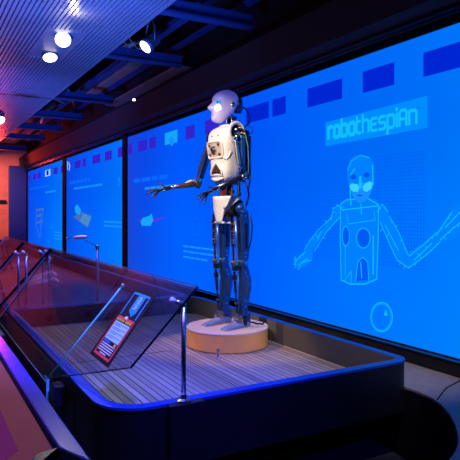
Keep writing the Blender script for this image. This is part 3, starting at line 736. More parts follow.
# post with the small oval fixture on the far rim
t = root('lamp_post', (fu, 4.875, RIM), 'steel post on the far rim with a thin arm and small oval lamp head', 'lamp')
fw = 4.875
obj('base_flange', MB().lathe((fu, fw, RIM), [(.030, .001), (.030, .006), (.014, .012)], n=24), M['steel'], t)
obj('shaft', MB().tube([(fu, fw, RIM+.005), (fu, fw, RIM+.49)], .0125, 14).lathe((fu, fw, RIM+.475), [(.018, 0), (.018, .03), (.01, .035)], n=16), M['steel'], t, smooth=True)
D0 = 4.95
pa = Vector((fu, fw, RIM+.50)); pb = at_depth(85, 240.5, D0); pcn = at_depth(80.5, 237, D0)
obj('arm', MB().tube([pa, pb], .0035, 8), M['wire'], t, smooth=True)
hx = Matrix.Translation(pcn) @ Matrix.Rotation(-.08, 4, 'Y')
rings = []
ax = room_dir(1, 0, .06).normalized(); az = Vector((0, 0, 1)); ay = ax.cross(az).normalized()
for i in range(13):
    s = -1+2*i/12; r_ = math.sqrt(max(0.0004, 1-s*s))
    rings.append([pcn+ax*(s*.065)+ay*(r_*.035*math.cos(a_*PI/8))+az*(r_*.018*math.sin(a_*PI/8)) for a_ in range(16)])
obj('lamp_shade', MB().loft(rings), paint('pale_pink_shade', (235, 205, 215), .35), t, smooth=True)
mb = MB()
for k_ in range(5): mb.lathe(pcn-ax*(.045-.02*k_)-az*.012, [(.009, -.006), (.009, .006)], (0, 0, 1), 12)
obj('lamp_bulbs', mb, M['brass'], t)
pk = at_depth(67, 238.3, D0)
obj('stalk', MB().tube([pcn-ax*.06, pk], .003, 6), M['wire'], t); obj('end_knob', MB().lathe(pk, [(.004, -.008), (.010, -.003), (.010, .004), (.004, .009)], n=12), M['steel'], t, smooth=True)

for px, lb, w_ in ((18.7, 'leftmost of the slim posts behind the far glass panels', 5.0), (26.2, 'second slim post from the left, hooked at its top', 5.0),
                   (43.2, 'third slim post from the left, just right of the black joint strip', 5.0), (49.3, 'slim post just left of the lamp post, seen through glass', 5.0),
                   (9.0, 'slim post at the far left in front of the stool', 5.5)):
    x = (px-230)/FPX; w_ = 4.945 if w_ == 5.0 else 5.6
    D = w_/(-SU*x+CU); uu = D*(CU*x+SU)
    if px < 12: uu = .70; 
    pole(uu, w_, RIM+.44, lb)

# ------------------------------------------------------------------ foreground reading counter
t = root('reading_counter', (.1, 2.5, FL), 'long visitor counter in the lower left with brick red top and polished blue trim', 'counter')
CZ = -.60
ua, ub = .325, .378
def cpoly(a, b, w0a, w0b, w1): return [(a, w0a), (b, w0b), (b, w1), (a, w1)]
obj('counter_body', MB().prism([(-.55, 1.10), (.22, 1.42), (.30, 1.42), (.352, 1.36), (.352, 6.2), (-.55, 6.2)], FL, CZ-.05), M['flat_black'], t)
obj('counter_top', MB().prism([(-.55, 1.02), (.08, 1.24), (.24, 1.40), (.27, 1.45), (ua-.012, 1.462), (ua-.012, 6.2), (-.55, 6.2)], CZ-.05, CZ-.002), M['counter_red'], t, bevel=.004)
obj('edge_trim', MB().prism([(ua, 1.468), (ub, 1.33), (ub, 6.2), (ua, 6.2)], CZ-.03, CZ), M['counter_trim'], t, bevel=.005)
nose = MB().prism([(-.55, .99), (.07, 1.20), (.235, 1.36), (.30, 1.44), (ua, 1.468), (.27, 1.455), (.24, 1.40), (.08, 1.24), (-.55, 1.02)], CZ-.06, CZ-.001)
obj('end_trim', nose, M['gloss_black'], t)
obj('inset_display', MB().prism([(.232, 1.50), (.232, 5.9), (-.45, 5.9), (-.45, 1.30), (.05, 1.30)], CZ-.002, CZ+.0008), screen_mat('counter_display', [(0, (90, 32, 90)), (.5, (100, 40, 110)), (1, (110, 36, 70))]), t)

# stool and grey box on the left
t0 = at_depth(-1, 241, 9.2)
t = root('bar_stool', (t0.x, t0.y, DECK), 'black stool with splayed legs on the far stage at the left edge of the picture', 'stool')
sz = t0.z
obj('seat', MB().lathe((t0.x, t0.y, sz), [(.15, -.03), (.17, -.02), (.17, 0), (.14, .012)], n=28), M['flat_black'], t, smooth=True)
for a in (.3, 1.87, 3.44, 5.01):
    obj('leg', MB().tube([(t0.x+.09*math.cos(a), t0.y+.09*math.sin(a), sz-.02), (t0.x+.22*math.cos(a), t0.y+.22*math.sin(a), DECK)], .014, 8), M['flat_black'], t)
obj('foot_ring', MB().torus((t0.x, t0.y, DECK+.2), .165, .009), M['flat_black'], t, smooth=True)
t = root('equipment_box', (.5, 4.8, FL), 'grey equipment cabinet between the counter and the far stage', 'cabinet')
obj('body', MB().box((.42, 4.4, FL), (.60, 5.2, -.90)), M['grey_box'], t, bevel=.012)
obj('door', MB().box((.44, 4.394, FL+.06), (.58, 4.401, -.94)), M['grey_box'], t, bevel=.003)
obj('handle', MB().tube([(.46, 4.385, -1.0), (.46, 4.385, -1.1)], .006, 8), M['steel'], t)
obj('red_reflection_panel', MB().box((.660, 3.10, -1.07), (.6695, 4.86, -.825)), paint('red_reflection_paint', (120, 30, 34), .35), st)  # red reflection on the stage side, put into this panel's colour

# ------------------------------------------------------------------ the robot
FX, FY = -.77, -.64                                  # the way it faces, in camera axes
nf = math.hypot(FX, FY); FX /= nf; FY /= nf
RB = Matrix(((FX, -FY, 0, 0.0), (FY, FX, 0, 4.05), (0, 0, 1, EYE+DECK+.135), (0, 0, 0, 1)))
FRAME['m'] = RB                                     # x forward, y its left, z up from the podium
rob = root('robot', (0, 0, 0), 'life-size white and blue-metal humanoid robot standing on the round podium with arms held out', 'robot')
def V(*a): return Vector(a)
def R(name, mb, mat, parent=None, **k): return obj(name, mb, mat, parent or rob, **k)

# head ---------------------------------------------------------
HC = V(.05, 0, 1.572)
HR = Matrix.Rotation(-.31, 3, 'Z')
HP = [(-.122, .072, .030, .016), (-.112, .090, .012, .034), (-.098, .097, -.004, .046), (-.080, .094, -.022, .055), (-.060, .091, -.045, .063),
      (-.040, .091, -.064, .069), (-.020, .092, -.076, .074), (0, .090, -.086, .078), (.020, .088, -.094, .081), (.040, .090, -.098, .082),
      (.060, .086, -.098, .080), (.078, .074, -.090, .074), (.094, .054, -.074, .062), (.106, .028, -.052, .044), (.113, .004, -.030, .022)]
def hprof(z):
    for a, b in zip(HP, HP[1:]):
        if a[0] <= z <= b[0]:
            t_ = (z-a[0])/(b[0]-a[0]); return [a[i]+(b[i]-a[i])*t_ for i in (1, 2, 3)]
    return HP[-1][1:] if z > 0 else HP[0][1:]
def hpt(th, z, lift=0):
    xf, xb, hw = hprof(z); cx, a = (xf+xb)/2, (xf-xb)/2
    c, s = math.cos(th), math.sin(th)
    x = a*math.copysign(abs(c)**.85, c); y = hw*math.copysign(abs(s)**.9, s)
    if c > 0:
        nose = math.exp(-(y/.013)**2)*(math.exp(-((z+.022)/.020)**2)*.036+math.exp(-((z-.004)/.02)**2)*.014)
        eye = -(math.exp(-((abs(y)-.032)/.016)**2))*math.exp(-((z-.012)/.014)**2)*.014
        lip = math.exp(-(y/.022)**2)*(math.exp(-((z+.063)/.006)**2)+math.exp(-((z+.078)/.007)**2))*.007
        x += nose+eye+lip
    p = V(cx+x, y, z); n = V(c, s, 0)
    return HC+HR @ (p+n*lift)
NT = 56
hm = MB(); rings = []
nz = 44
for i in range(nz+1):
    z = HP[0][0]+(HP[-1][0]-HP[0][0])*i/nz
    rings.append([hpt(2*PI*j/NT, z) for j in range(NT)])
hm.loft(rings)
mskin = paint('milky_mask', (226, 214, 236), .3, scale=4, var=.04, coat=.3)
bsdf = mskin.node_tree.nodes['Principled BSDF']
bsdf.inputs['Emission Color'].default_value = lin((120, 95, 230)); bsdf.inputs['Emission Strength'].default_value = .22   # lit from inside
R('face_mask', hm, mskin, smooth=True)
def patch(name, y0, z0, ry, rz, mat, lift, parent=None, shape=2.0):
    P = []
    for i in range(9):
        row = []
        for j in range(9):
            a, b = -1+2*i/8, -1+2*j/8
            if shape == 2.0:
                k = math.hypot(a, b); m_ = max(abs(a), abs(b)); f = (m_/k if k > 1e-6 else 1)
            else: f = 1
            y, z = y0+a*f*ry, z0+b*f*rz
            xf, xb, hw = hprof(z); s = max(-1, min(1, y/hw)); th = math.asin(math.copysign(abs(s)**(1/.9), s))
            row.append(hpt(th, z, lift))
        P.append(row)
    return R(name, MB().grid(P), mat, parent)
for sgn in (1, -1):
    patch('cheek_glow', sgn*.046, -.022, .021, .030, glow('cheek_light', (215, 225, 255), 1.6), .0016)
    e = patch('eye', sgn*.050, .015, .019, .011, glow('eye_cyan', (40, 170, 235), 1.0), .0030, shape=1)
    patch('pupil', sgn*.048, .015, .007, .008, glow('pupil_dark', (10, 50, 90), .6), .0042)
patch('lips', 0, -.070, .022, .010, paint('pale_lips', (200, 170, 200), .4), .0012)
for sgn in (1, -1):
    c = HC+HR @ V(-.030, sgn*.083, -.004)
    R('ear_ring', MB().torus(c, .022, .006, (0, 1, 0), 24, 8, sx=.75), M['white'], smooth=True)
    R('ear_disc', MB().lathe(c, [(.018, -.006), (.018, .006), (.008, .010)], (0, sgn, 0), 20), M['steel'], smooth=True)
R('head_back_plate', MB().loft([[HC+HR @ V(-.082+dx, s*math.cos(a)*.055, .01+math.sin(a)*.055) for a in [2*PI*i/20 for i in range(20)]] for dx, s in ((.0, 1), (-.03, .95), (-.045, .6))]), M['blue_metal'], smooth=True)
R('head_cable', MB().tube([HC+V(-.10, .03, .02), HC+V(-.16, .05, -.01), HC+V(-.185, .06, -.06), HC+V(-.17, .07, -.115), HC+V(-.11, .07, -.155), HC+V(-.06, .06, -.17)], .006, 8, ), M['wire'], smooth=True)
R('head_cable', MB().tube([HC+V(-.13, .10, -.14), HC+V(-.15, .13, -.15), HC+V(-.14, .14, -.19), HC+V(-.10, .13, -.21)], .003, 8), M['wire'], smooth=True)
# neck
nk = MB().lathe((.01, 0, 1.40), [(.030, 0), (.030, .02), (.018, .03), (.018, .09), (.026, .10), (.026, .12)], n=20)
R('neck_column', nk, M['mech'], smooth=False)
for dx, dy in ((.05, .03), (.05, -.03), (-.035, .035), (-.035, -.035), (.02, .055)):
    R('neck_rod', MB().tube([(dx, dy, 1.40), (dx*.8+.015, dy*.9, 1.505)], .0045, 8).lathe((dx, dy, 1.42), [(.008, 0), (.008, .025)], n=10), M['steel'], smooth=True)
R('neck_plate', MB().lathe((.005, 0, 1.485), [(.05, 0), (.055, .005), (.055, .014), (.03, .018)], n=24), M['blue_metal'])
R('jaw_motor', MB().tube([(-.01, -.045, 1.47), (-.01, .045, 1.47)], .014, 14), M['chrome'], smooth=True)

# chest shell ----------------------------------------------------
CP = [(1.025, .085, .035, .040), (1.035, .108, .0, .068), (1.06, .122, -.028, .092), (1.10, .126, -.038, .103), (1.16, .122, -.040, .109), (1.20, .128, -.042, .114), (1.26, .136, -.045, .121),
      (1.31, .140, -.047, .126), (1.345, .139, -.048, .130), (1.375, .130, -.046, .130), (1.40, .113, -.040, .118), (1.418, .092, -.032, .094), (1.43, .070, -.022, .064)]
def cpt(th, z, lift=0):
    for a, b in zip(CP, CP[1:]):
        if a[0] <= z <= b[0]+1e-9:
            t_ = (z-a[0])/(b[0]-a[0]); xf, xb, hw = [a[i]+(b[i]-a[i])*t_ for i in (1, 2, 3)]; break
    else: xf, xb, hw = CP[-1][1:] if z > 1.2 else CP[0][1:]
    cx, a_ = (xf+xb)/2, (xf-xb)/2; c, s = math.cos(th), math.sin(th)
    p = V(cx+a_*math.copysign(abs(c)**.55, c), hw*.95*math.copysign(abs(s)**.6, s), z)
    return p+V(c, s, 0)*lift
def th_y(y, z):
    for a, b in zip(CP, CP[1:]):
        if a[0] <= z <= b[0]+1e-9:
            hw = a[3]+(b[3]-a[3])*(z-a[0])/(b[0]-a[0]); break
    else: hw = .09
    s = max(-.999, min(.999, y/hw)); return math.asin(math.copysign(abs(s)**(1/.6), s))
def cy(y, z, lift=0): return cpt(th_y(y, z), z, lift)
cm = MB(); rings = []
for i in range(41):
    z = CP[0][0]+(CP[-1][0]-CP[0][0])*i/40
    rings.append([cpt(2*PI*j/64, z) for j in range(64)])
cm.loft(rings)
chest = R('chest_shell', cm, M['white'], smooth=True)
def cpatch(name, pts, mat, lift, parent=chest, n=10):   # a patch between two boundary curves lo(y), hi(y)
    y0, y1, lo, hi = pts; P = []
    for i in range(n+1):
        y = y0+(y1-y0)*i/n; zl, zh = lo(y), hi(y)
        P.append([cy(y, zl+(zh-zl)*j/6, lift) for j in range(7)])
    return R(name, MB().grid(P), mat, parent)
def round_loop(y0, y1, z0, z1, r, lift, n=6):
    out = []
    for cx_, cz_, a0 in ((y0+r, z0+r, PI), (y1-r, z0+r, 1.5*PI), (y1-r, z1-r, 0), (y0+r, z1-r, .5*PI)):
        for i in range(n+1):
            a = a0+.5*PI*i/n; out.append(cy(cx_+r*math.cos(a), cz_+r*math.sin(a), lift))
    return out
cpatch('chest_window', (-.088, .072, lambda y: 1.205, lambda y: 1.305), M['cream'], .0022)
lp = round_loop(-.094, .078, 1.198, 1.312, .022, .005); lp.append(lp[0])
R('window_rim', MB().tube(lp, .0075, 8), M['white'], chest, smooth=True)
wc = cy(-.012, 1.256, .004)
R('chest_gear', MB().lathe(wc, [(.030, 0), (.030, .006), (.022, .010), (.012, .010), (.012, .018)], (1, 0, 0), 20), M['steel'], chest)
R('chest_gear', MB().lathe(wc+V(.0, 0, .0), [(.009, .016), (.009, .024)], (1, 0, 0), 14), M['mech'], chest)
for y, z in ((-.06, 1.285), (.045, 1.288), (.05, 1.22), (-.06, 1.222)):
    R('chest_fitting', MB().lathe(cy(y, z, .003), [(.009, 0), (.009, .009)], (1, 0, 0), 12), M['gold'], chest)
# triangular opening
def tri_hi(y): return 1.155-abs(y-.0)*.75
cpatch('belly_opening', (-.058, .058, lambda y: 1.075-abs(y)*.05, tri_hi), M['gold'], .0022)
tl_ = [cy(-.060, 1.072, .005), cy(-.058, 1.112, .005), cy(-.008, 1.160, .005), cy(.008, 1.160, .005), cy(.060, 1.108, .005), cy(.062, 1.074, .005), cy(0, 1.080, .006), cy(-.060, 1.072, .005)]
R('belly_rim', MB().tube(tl_, .0085, 8), M['white'], chest, smooth=True)
R('belly_slot', MB().tube([cy(-.03, 1.100, .005), cy(.03, 1.100, .005)], .006, 8), M['mech'], chest, smooth=True)
R('lower_lip', MB().tube([cy(-.062, 1.055, .003), cy(-.03, 1.046, .008), (.118, 0, 1.040), cy(.03, 1.046, .008), cy(.062, 1.055, .003)], .010, 8), M['white'], chest, smooth=True)
R('side_ridge', MB().tube([cy(.078, 1.21, .002), cpt(.62, 1.19, .003), cpt(.85, 1.185, .003), cpt(1.1, 1.20, .003), cpt(1.35, 1.24, .002)], .006, 8), M['white'], chest, smooth=True)
for y in (-.035, .035):
    R('chest_screw', MB().lathe(cy(y, 1.352, -.001), [(.006, 0), (.006, .004)], (1, 0, 0), 10), M['mech'], chest)
R('collar', MB().torus((.022, 0, 1.428), .062, .010, (0, 0, 1), 32, 8, sx=.75), M['white'], chest, smooth=True)

# shoulders and arms ---------------------------------------------
def limb(a, b, r0, r1, n=14): return MB().tube([V(*a), V(*a).lerp(V(*b), .15), V(*a).lerp(V(*b), .85), V(*b)], [r0*.8, r0, r1, r1*.8], n)
def rod(name, a, b, r, mat, **k): return R(name, MB().tube([a, b], r, 12), mat, smooth=True, **k)
def finger(name, base, mid, tip, r, mat=None):
    b, m_, t_ = V(*base), V(*mid), V(*tip)
    f = MB().tube([b, b.lerp(m_, .5), m_, m_.lerp(t_, .5), t_], [r*1.15, r, r*1.05, r*.9, r*.55], 8)
    return R(name, f, mat or M['finger'], smooth=True)
def arm(side, S, E, Wr, hand_dir, palm_n, tips, thumb, upper_plate):
    S, E, Wr = V(*S), V(*E), V(*Wr)
    up = (E-S).normalized(); fd = (Wr-E).normalized()
    # shoulder
    so = V(0, side, 0)
    ring_c = S+V(-.005, side*.0, .005)
    if side > 0: R('shoulder_sleeve', MB().torus(ring_c, .066, .014, (0, 1, 0), 40, 10), M['white'], smooth=True)
    R('shoulder_disc', MB().lathe(ring_c-so*.02, [(.055, 0), (.055, .014), (.03, .02)], so, 28), M['mech'])
    for k_, (dx, dz, r_, mt) in enumerate(((-.015, .03, .013, 'brass'), (.022, .018, .011, 'chrome'), (.0, -.012, .018, 'steel'), (-.03, -.005, .010, 'gold'), (.02, -.03, .010, 'brass'), (-.022, -.03, .012, 'chrome'))):
        R('shoulder_fitting', MB().lathe(ring_c+V(dx, side*.0, dz), [(r_, 0), (r_, .022), (r_*.6, .028)], so, 14), M[mt])
    a = S.lerp(E, .12); b = S.lerp(E, .88); px_ = V(.016, 0, 0)
    R('upper_arm_cylinder', MB().tube([a+px_, a.lerp(b, .1)+px_, a.lerp(b, .1)+px_, a.lerp(b, .78)+px_, a.lerp(b, .78)+px_, b+px_], [.010, .012, .0155, .0155, .010, .008], 16), M['steel'], smooth=False)
    rod('upper_arm_rod', a-V(.012, 0, 0), b-V(.012, 0, 0), .008, M['blue_metal'])
    rod('upper_arm_rod', a+V(-.03, 0, 0), b+V(-.028, 0, 0), .012, M['blue_metal'])
    if upper_plate:
        q = Matrix.Translation(S.lerp(E, .5)+V(-.028, .004, -.01))
        R('upper_arm_plate', MB().box((-.018, -.012, -.115), (.016, .012, .12), mat=q), M['blue_metal'], bevel=.008)
        R('arm_knob', MB().lathe(S.lerp(E, .12)+px_*1.3, [(.016, 0), (.018, .01), (.012, .02)], so, 16), M['chrome'], smooth=True)
        R('arm_knob', MB().lathe(S.lerp(E, .80)+px_*1.3, [(.012, 0), (.014, .01), (.010, .018)], so, 16), M['chrome'], smooth=True)
        R('arm_wire', MB().tube([S+V(-.06, .02, .03), S.lerp(E, .3)+V(-.075, .02, 0), S.lerp(E, .6)+V(-.062, .02, 0), E+V(-.04, .015, .02)], .0035, 6), M['green_wire'], smooth=True)
        R('arm_wire', MB().tube([S+V(-.05, .03, .05), S.lerp(E, .25)+V(-.085, .0, 0), S.lerp(E, .8)+V(-.072, .01, 0), E+V(-.07, .0, -.02), E+V(-.05, .01, -.07)], .005, 6), M['wire'], smooth=True)
    # elbow
    R('elbow_joint', MB().lathe(E-so*.022, [(.020, 0), (.024, .008), (.024, .036), (.020, .044)], so, 20), M['mech'] if side > 0 else M['brass'])
    R('elbow_ring', MB().torus(E+so*.022, .018, .004, so, 20, 8), M['chrome'], smooth=True)
    R('elbow_bracket', MB().tube([E+V(-.03, 0, .04), E+V(-.034, 0, 0), E+V(-.015, 0, -.03), E+fd*.05], .011, 10), M['blue_metal'], smooth=True)
    # forearm: a thick actuator, rods and wires
    pn = fd.cross(V(0, 0, 1)).normalized(); uq = pn.cross(fd).normalized()
    R('forearm_actuator', MB().tube([E+fd*.02, E+fd*.05, E.lerp(Wr, .62), E.lerp(Wr, .66), Wr-fd*.01], [.012, .019, .017, .011, .009], 14), M['mech' if side > 0 else 'gold'], smooth=True)
    rod('forearm_rod', E+uq*.016+fd*.02, Wr+uq*.006, .0055, M['steel']); rod('forearm_rod', E-uq*.018+pn*.008+fd*.02, Wr-uq*.008, .005, M['blue_metal']); rod('forearm_rod', E+pn*.018+fd*.02, Wr+pn*.008, .006, M['blue_metal'])
    if side < 0:
        R('forearm_cover', MB().tube([E+uq*.022+fd*.005, E+uq*.026+fd*.06, E+uq*.016+fd*.11], [.006, .009, .005], 8), M['white'], smooth=True)
        R('arm_wire', MB().tube([E+V(-.03, .02, .06), E+V(-.015, .02, .02), E+uq*.012+fd*.03, E+uq*.02+fd*.09], .004, 6), M['green_wire'], smooth=True)
        R('arm_wire', MB().tube([E+V(-.02, -.02, .07), E+V(.01, -.01, .02), E-uq*.01+fd*.05], .004, 6), M['brass'], smooth=True)
    # hand: palm, four fingers, thumb
    hd_ = V(*hand_dir).normalized(); pn2 = V(*palm_n).normalized(); sd_ = hd_.cross(pn2).normalized()
    R('wrist_joint', MB().lathe(Wr-hd_*.012, [(.012, 0), (.015, .006), (.015, .018), (.011, .026)], hd_, 16), M['steel'])
    pr = []
    for s_, w_, th_ in ((.008, .016, .010), (.022, .026, .013), (.05, .034, .012), (.068, .034, .009), (.074, .030, .006)):
        c = Wr+hd_*s_
        pr.append([c+sd_*(w_*math.cos(a_))+pn2*(th_*math.sin(a_)) for a_ in [2*PI*i/16 for i in range(16)]])
    R('palm', MB().loft(pr), M['mech'], smooth=True)
    for k_ in range(4):
        R('knuckle', MB().lathe(Wr+hd_*.068+sd_*(.026-.0173*k_)-pn2*.004, [(.007, -.006), (.009, -.003), (.009, .004), (.006, .007)], pn2, 10), M['steel'])
    for k_, tp in enumerate(tips):
        b = Wr+hd_*.066+sd_*(.027-.018*k_); tp = V(*tp)
        finger('finger', b, b.lerp(tp, .52)+pn2*.006, tp, .0058)
    tb0 = Wr+hd_*.022+sd_*.024*thumb[3]; tm = tb0+sd_*.022*thumb[3]+hd_*.012+pn2*.004
    finger('thumb', tb0, tm, V(*thumb[:3]), .0065)
def rob_at(px, py, fwd=None, lat=None):
    """robot-frame point on the sight line through (px, py) at a given forward or sideways distance"""
    d = V((px-230)/FPX, 1, -(py-HOR)/FPX)
    o = V(0, -4.05, EYE-RB[2][3]); o = V(FX*o.x+FY*o.y, -FY*o.x+FX*o.y, o.z)
    dr = V(FX*d.x+FY*d.y, -FY*d.x+FX*d.y, d.z)
    k_ = (fwd-o.x)/dr.x if fwd is not None else (lat-o.y)/dr.y
    return tuple(o+dr*k_)
# its left arm (near the camera), hand low in front of the waist
S = (.058, .136, 1.365); E = rob_at(242.5, 177, fwd=.03); Wr = rob_at(217.5, 188, lat=.150)
tips = [rob_at(x, y, lat=l) for x, y, l in ((195.8, 196.2, .14), (197.0, 199.6, .155), (199.6, 202.8, .17), (204.2, 204.2, .185))]
hdv = Vector(rob_at(207, 194, lat=.155))-Vector(Wr)
arm(1, S, E, Wr, tuple(hdv), (0.25, -.2, .9), tips[::-1], rob_at(208, 187, lat=.12)+(-1,), True)
# its right arm, held out forward
S = (.055, -.150, 1.345); E = rob_at(197, 183.5, fwd=.09); Wr = rob_at(172, 187.3, lat=-.27)
tips = [rob_at(x, y, lat=l) for x, y, l in ((147.2, 190.4, -.335), (145.8, 194.0, -.315), (150.5, 197.8, -.295), (154.0, 197.6, -.275))]
hdv = Vector(rob_at(160, 190, lat=-.29))-Vector(Wr)
arm(-1, S, E, Wr, tuple(hdv), (.2, .2, .95), tips[::-1], rob_at(157.6, 182.8, lat=-.33)+(-1,), False)

# waist ------------------------------------------------------------
R('spine_column', MB().lathe((.0, 0, .90), [(.045, 0), (.045, .012), (.022, .02), (.022, .05), (.032, .055), (.032, .07), (.022, .075), (.022, .12), (.045, .13), (.05, .16)], n=20), M['mech'])
R('ribbon_cable', MB().box((.035, -.055, .915), (.045, -.015, 1.04)), M['red_bit'], bevel=.002)
R('ribbon_cable', MB().box((.045, .0, .915), (.055, .02, 1.04)), M['gold'], bevel=.002)
for dx, dy, r_, mt in ((.03, .055, .010, 'gold'), (.03, -.075, .009, 'blue_metal'), (-.02, .08, .012, 'mech'), (-.045, .04, .010, 'blue_metal'), (-.045, -.04, .010, 'blue_metal'), (.055, -.03, .006, 'brass'), (.0, .095, .007, 'brass')):
    R('waist_piston', MB().tube([(dx, dy, .90), (dx, dy, .955), (dx, dy, .955), (dx, dy, 1.05)], [r_, r_, r_*.6, r_*.6], 12), M[mt])
R('waist_cable', MB().tube([(-.05, .09, 1.05), (-.075, .11, .99), (-.07, .125, .93), (-.04, .13, .86)], .007, 8), M['wire'], smooth=True)
R('chest_underplate', MB().lathe((.03, 0, 1.010), [(.07, 0), (.085, .006), (.085, .02)], n=28), M['blue_metal'])
# back mechanics seen beyond the arm
R('back_frame', MB().box((-.085, -.10, 1.06), (-.045, .12, 1.40)), M['mech'], bevel=.012)
for y_, r_ in ((.10, .014), (.06, .010), (.0, .014), (-.08, .014)):
    R('back_actuator', MB().tube([(-.095, y_, 1.05), (-.095, y_, 1.36)], r_, 12), M['blue_metal'], smooth=True)
# pelvis -----------------------------------------------------------
def pel(a, z, lift=0): 
    k = 1-.10*((.925-z)/.18); return V(.015+(.095*k+lift)*math.cos(a), (.122*k+lift)*math.sin(a), z)
P = []
for i in range(41):
    a = math.radians(-95+190*i/40); s_ = abs(math.degrees(a))
    zt_ = .922+.004*math.sin(s_/30)
    f = min(1, max(0, (s_-16)/70)); zb_ = .738+(.905-.738)*(f**.55)
    if s_ < 16: zb_ = .738
    P.append([pel(a, zb_+(zt_-zb_)*j/8) for j in range(9)])
pv = R('pelvis_shell', MB().grid(P), M['white'], smooth=True, solid=.006)
R('pelvis_top_edge', MB().tube([pel(math.radians(-95+190*i/30), .924) for i in range(31)], .006, 8), M['white'], pv, smooth=True)
R('pelvis_hoop', MB().tube([pel(math.radians(-75+150*i/24), .742, -.002) for i in range(25)], .008, 8), M['white'], pv, smooth=True)
R('pelvis_block', MB().box((-.055, -.085, .78), (.045, .085, .90)), M['mech'], bevel=.01)
for y_ in (.045, .085, -.045, -.085):
    R('hip_actuator', MB().tube([(.055, y_, .76), (.05, y_, .90)], .011, 12), M['gold'], smooth=True)
    R('hip_fitting', MB().lathe((.058, y_*.9, .83), [(.016, 0), (.016, .012), (.008, .018)], (1, 0, 0), 14), M['brass'])
def leg(sd):
    y = sd*.105
    o = V(0, sd, 0)
    hj = V(.0, sd*.140, .842)
    R('hip_joint', MB().lathe(hj-o*.05, [(.034, 0), (.036, .01), (.036, .035), (.028, .05)], o, 24), M['blue_metal'])
    R('hip_ring', MB().torus(hj+o*.004, .022, .005, o, 24, 8), M['chrome'], smooth=True)
    R('hip_cap', MB().lathe(hj, [(.012, 0), (.012, .008), (.006, .012)], o, 16), M['chrome'])
    # thigh shell behind, rods in front
    def side_prism(name, pts, w, mat, bev=.008):
        mb = MB(); n = len(pts)
        vs = [V(p[0], y+s_*w, p[1]) for s_ in (-1, 1) for p in pts]
        mb.add(vs, [tuple(range(n)), tuple(range(n, 2*n))[::-1]]+[((i+1) % n, i, i+n, (i+1) % n+n) for i in range(n)])
        return R(name, mb, mat, bevel=bev)
    side_prism('thigh_plate', [(.012, .84), (-.058, .83), (-.072, .74), (-.070, .62), (-.056, .50), (-.048, .445), (-.006, .445), (-.004, .52), (.0, .70)], .030, M['blue_metal'])
    for s_ in (-1, 1):
        R('thigh_slot', MB().box((-.050, y+s_*.0305-.0015, .56), (-.022, y+s_*.0305+.0015, .74)), M['mech'], bevel=.001)
        for z_ in (.79, .53, .50): R('plate_bolt', MB().lathe((-.030, y+s_*.030, z_), [(.006, -.001), (.006, .003)], (0, s_, 0), 10), M['steel'])
        for z_, x_ in ((.39, -.035), (.36, -.05), (.19, -.035), (.15, -.03)): R('plate_bolt', MB().lathe((x_, y+s_*.027, z_), [(.006, -.001), (.006, .003)], (0, s_, 0), 10), M['steel'])
    f0, f1 = V(.062, y-.010, .80), V(.046, y-.010, .475)
    R('thigh_actuator', MB().tube([f0, f0.lerp(f1, .12), f0.lerp(f1, .12), f0.lerp(f1, .7), f0.lerp(f1, .7), f1], [.008, .009, .0135, .0135, .007, .007], 14), M['mech'])
    R('thigh_tube', MB().tube([V(.050, y+.014, .79), V(.040, y+.016, .62), V(.052, y+.012, .49)], .006, 10), M['steel'], smooth=True)
    for q in (.2, .36, .55): R('thigh_clip', MB().lathe(f0.lerp(f1, q)-V(0, 0, .006), [(.0155, 0), (.0155, .011)], n=14), M['brass' if q < .5 else 'steel'])
    R('thigh_spring', MB().tube([V(.058+.006*math.sin(i*1.3), y+.004+.006*math.cos(i*1.3), .70-.004*i) for i in range(30)], .002, 5), M['steel'], smooth=True)
    if sd > 0:
        R('leg_cable', MB().tube([(-.055, y+.05, .80), (-.085, y+.04, .72), (-.092, y+.02, .62), (-.075, y+.01, .54), (-.058, y+.02, .48)], .005, 8), M['wire'], smooth=True)
    # knee
    R('knee_joint', MB().tube([(-.022, y-.036, .455), (-.022, y+.036, .455)], .026, 20), M['blue_metal'])
    R('knee_disc', MB().lathe((-.022, y+sd*.036, .455), [(.016, 0), (.016, .006), (.006, .009)], o, 18), M['steel'])
    R('knee_fitting', MB().tube([(.046, y-.020, .458), (.046, y+.020, .458)], .0185, 16), M['brass'])
    R('knee_fitting', MB().tube([(.046, y-.024, .458), (.046, y+.024, .458)], .009, 12), M['chrome'])
    R('knee_block', MB().box((.022, y-.016, .405), (.060, y+.016, .445)), M['mech'], bevel=.005)
    # shin
    side_prism('calf_plate', [(-.004, .44), (-.050, .445), (-.074, .40), (-.092, .335), (-.092, .28), (-.074, .20), (-.058, .12), (-.055, .065), (-.004, .06), (-.006, .15), (-.018, .25), (-.014, .35)], .027, M['blue_metal'])
    for s_ in (-1, 1):
        mb = MB(); mb.box((-.052, y+s_*.0285-.002, .225), (-.034, y+s_*.0285+.002, .335)); R('calf_slot', mb, M['gold'], bevel=.006)
    R('calf_slider', MB().tube([(-.043, y, .13), (-.043, y, .22)], .007, 10), M['steel'], smooth=True)
    g0, g1 = V(.044, y-.006, .40), V(.018, y-.006, .105)
    R('shin_actuator', MB().tube([g0, g0.lerp(g1, .08), g0.lerp(g1, .08), g0.lerp(g1, .2), g0.lerp(g1, .2), g0.lerp(g1, .5), g0.lerp(g1, .52), g1], [.009, .009, .016, .016, .010, .010, .006, .006], 14), M['mech'])
    for q in (.22, .78): R('shin_clip', MB().lathe(g0.lerp(g1, q), [(.0155, 0), (.0155, .010)], n=14), M['steel'])
    R('shin_rod', MB().tube([(.022, y+.012, .40), (.012, y+.012, .11)], .005, 8), M['blue_metal'], smooth=True)
    # ankle
    R('ankle_bracket', MB().box((.004, y-.036, .045), (.026, y+.036, .092)), M['steel'], bevel=.004)
    R('ankle_pin', MB().tube([(.015, y-.042, .075), (.015, y+.042, .075)], .011, 14), M['brass'])
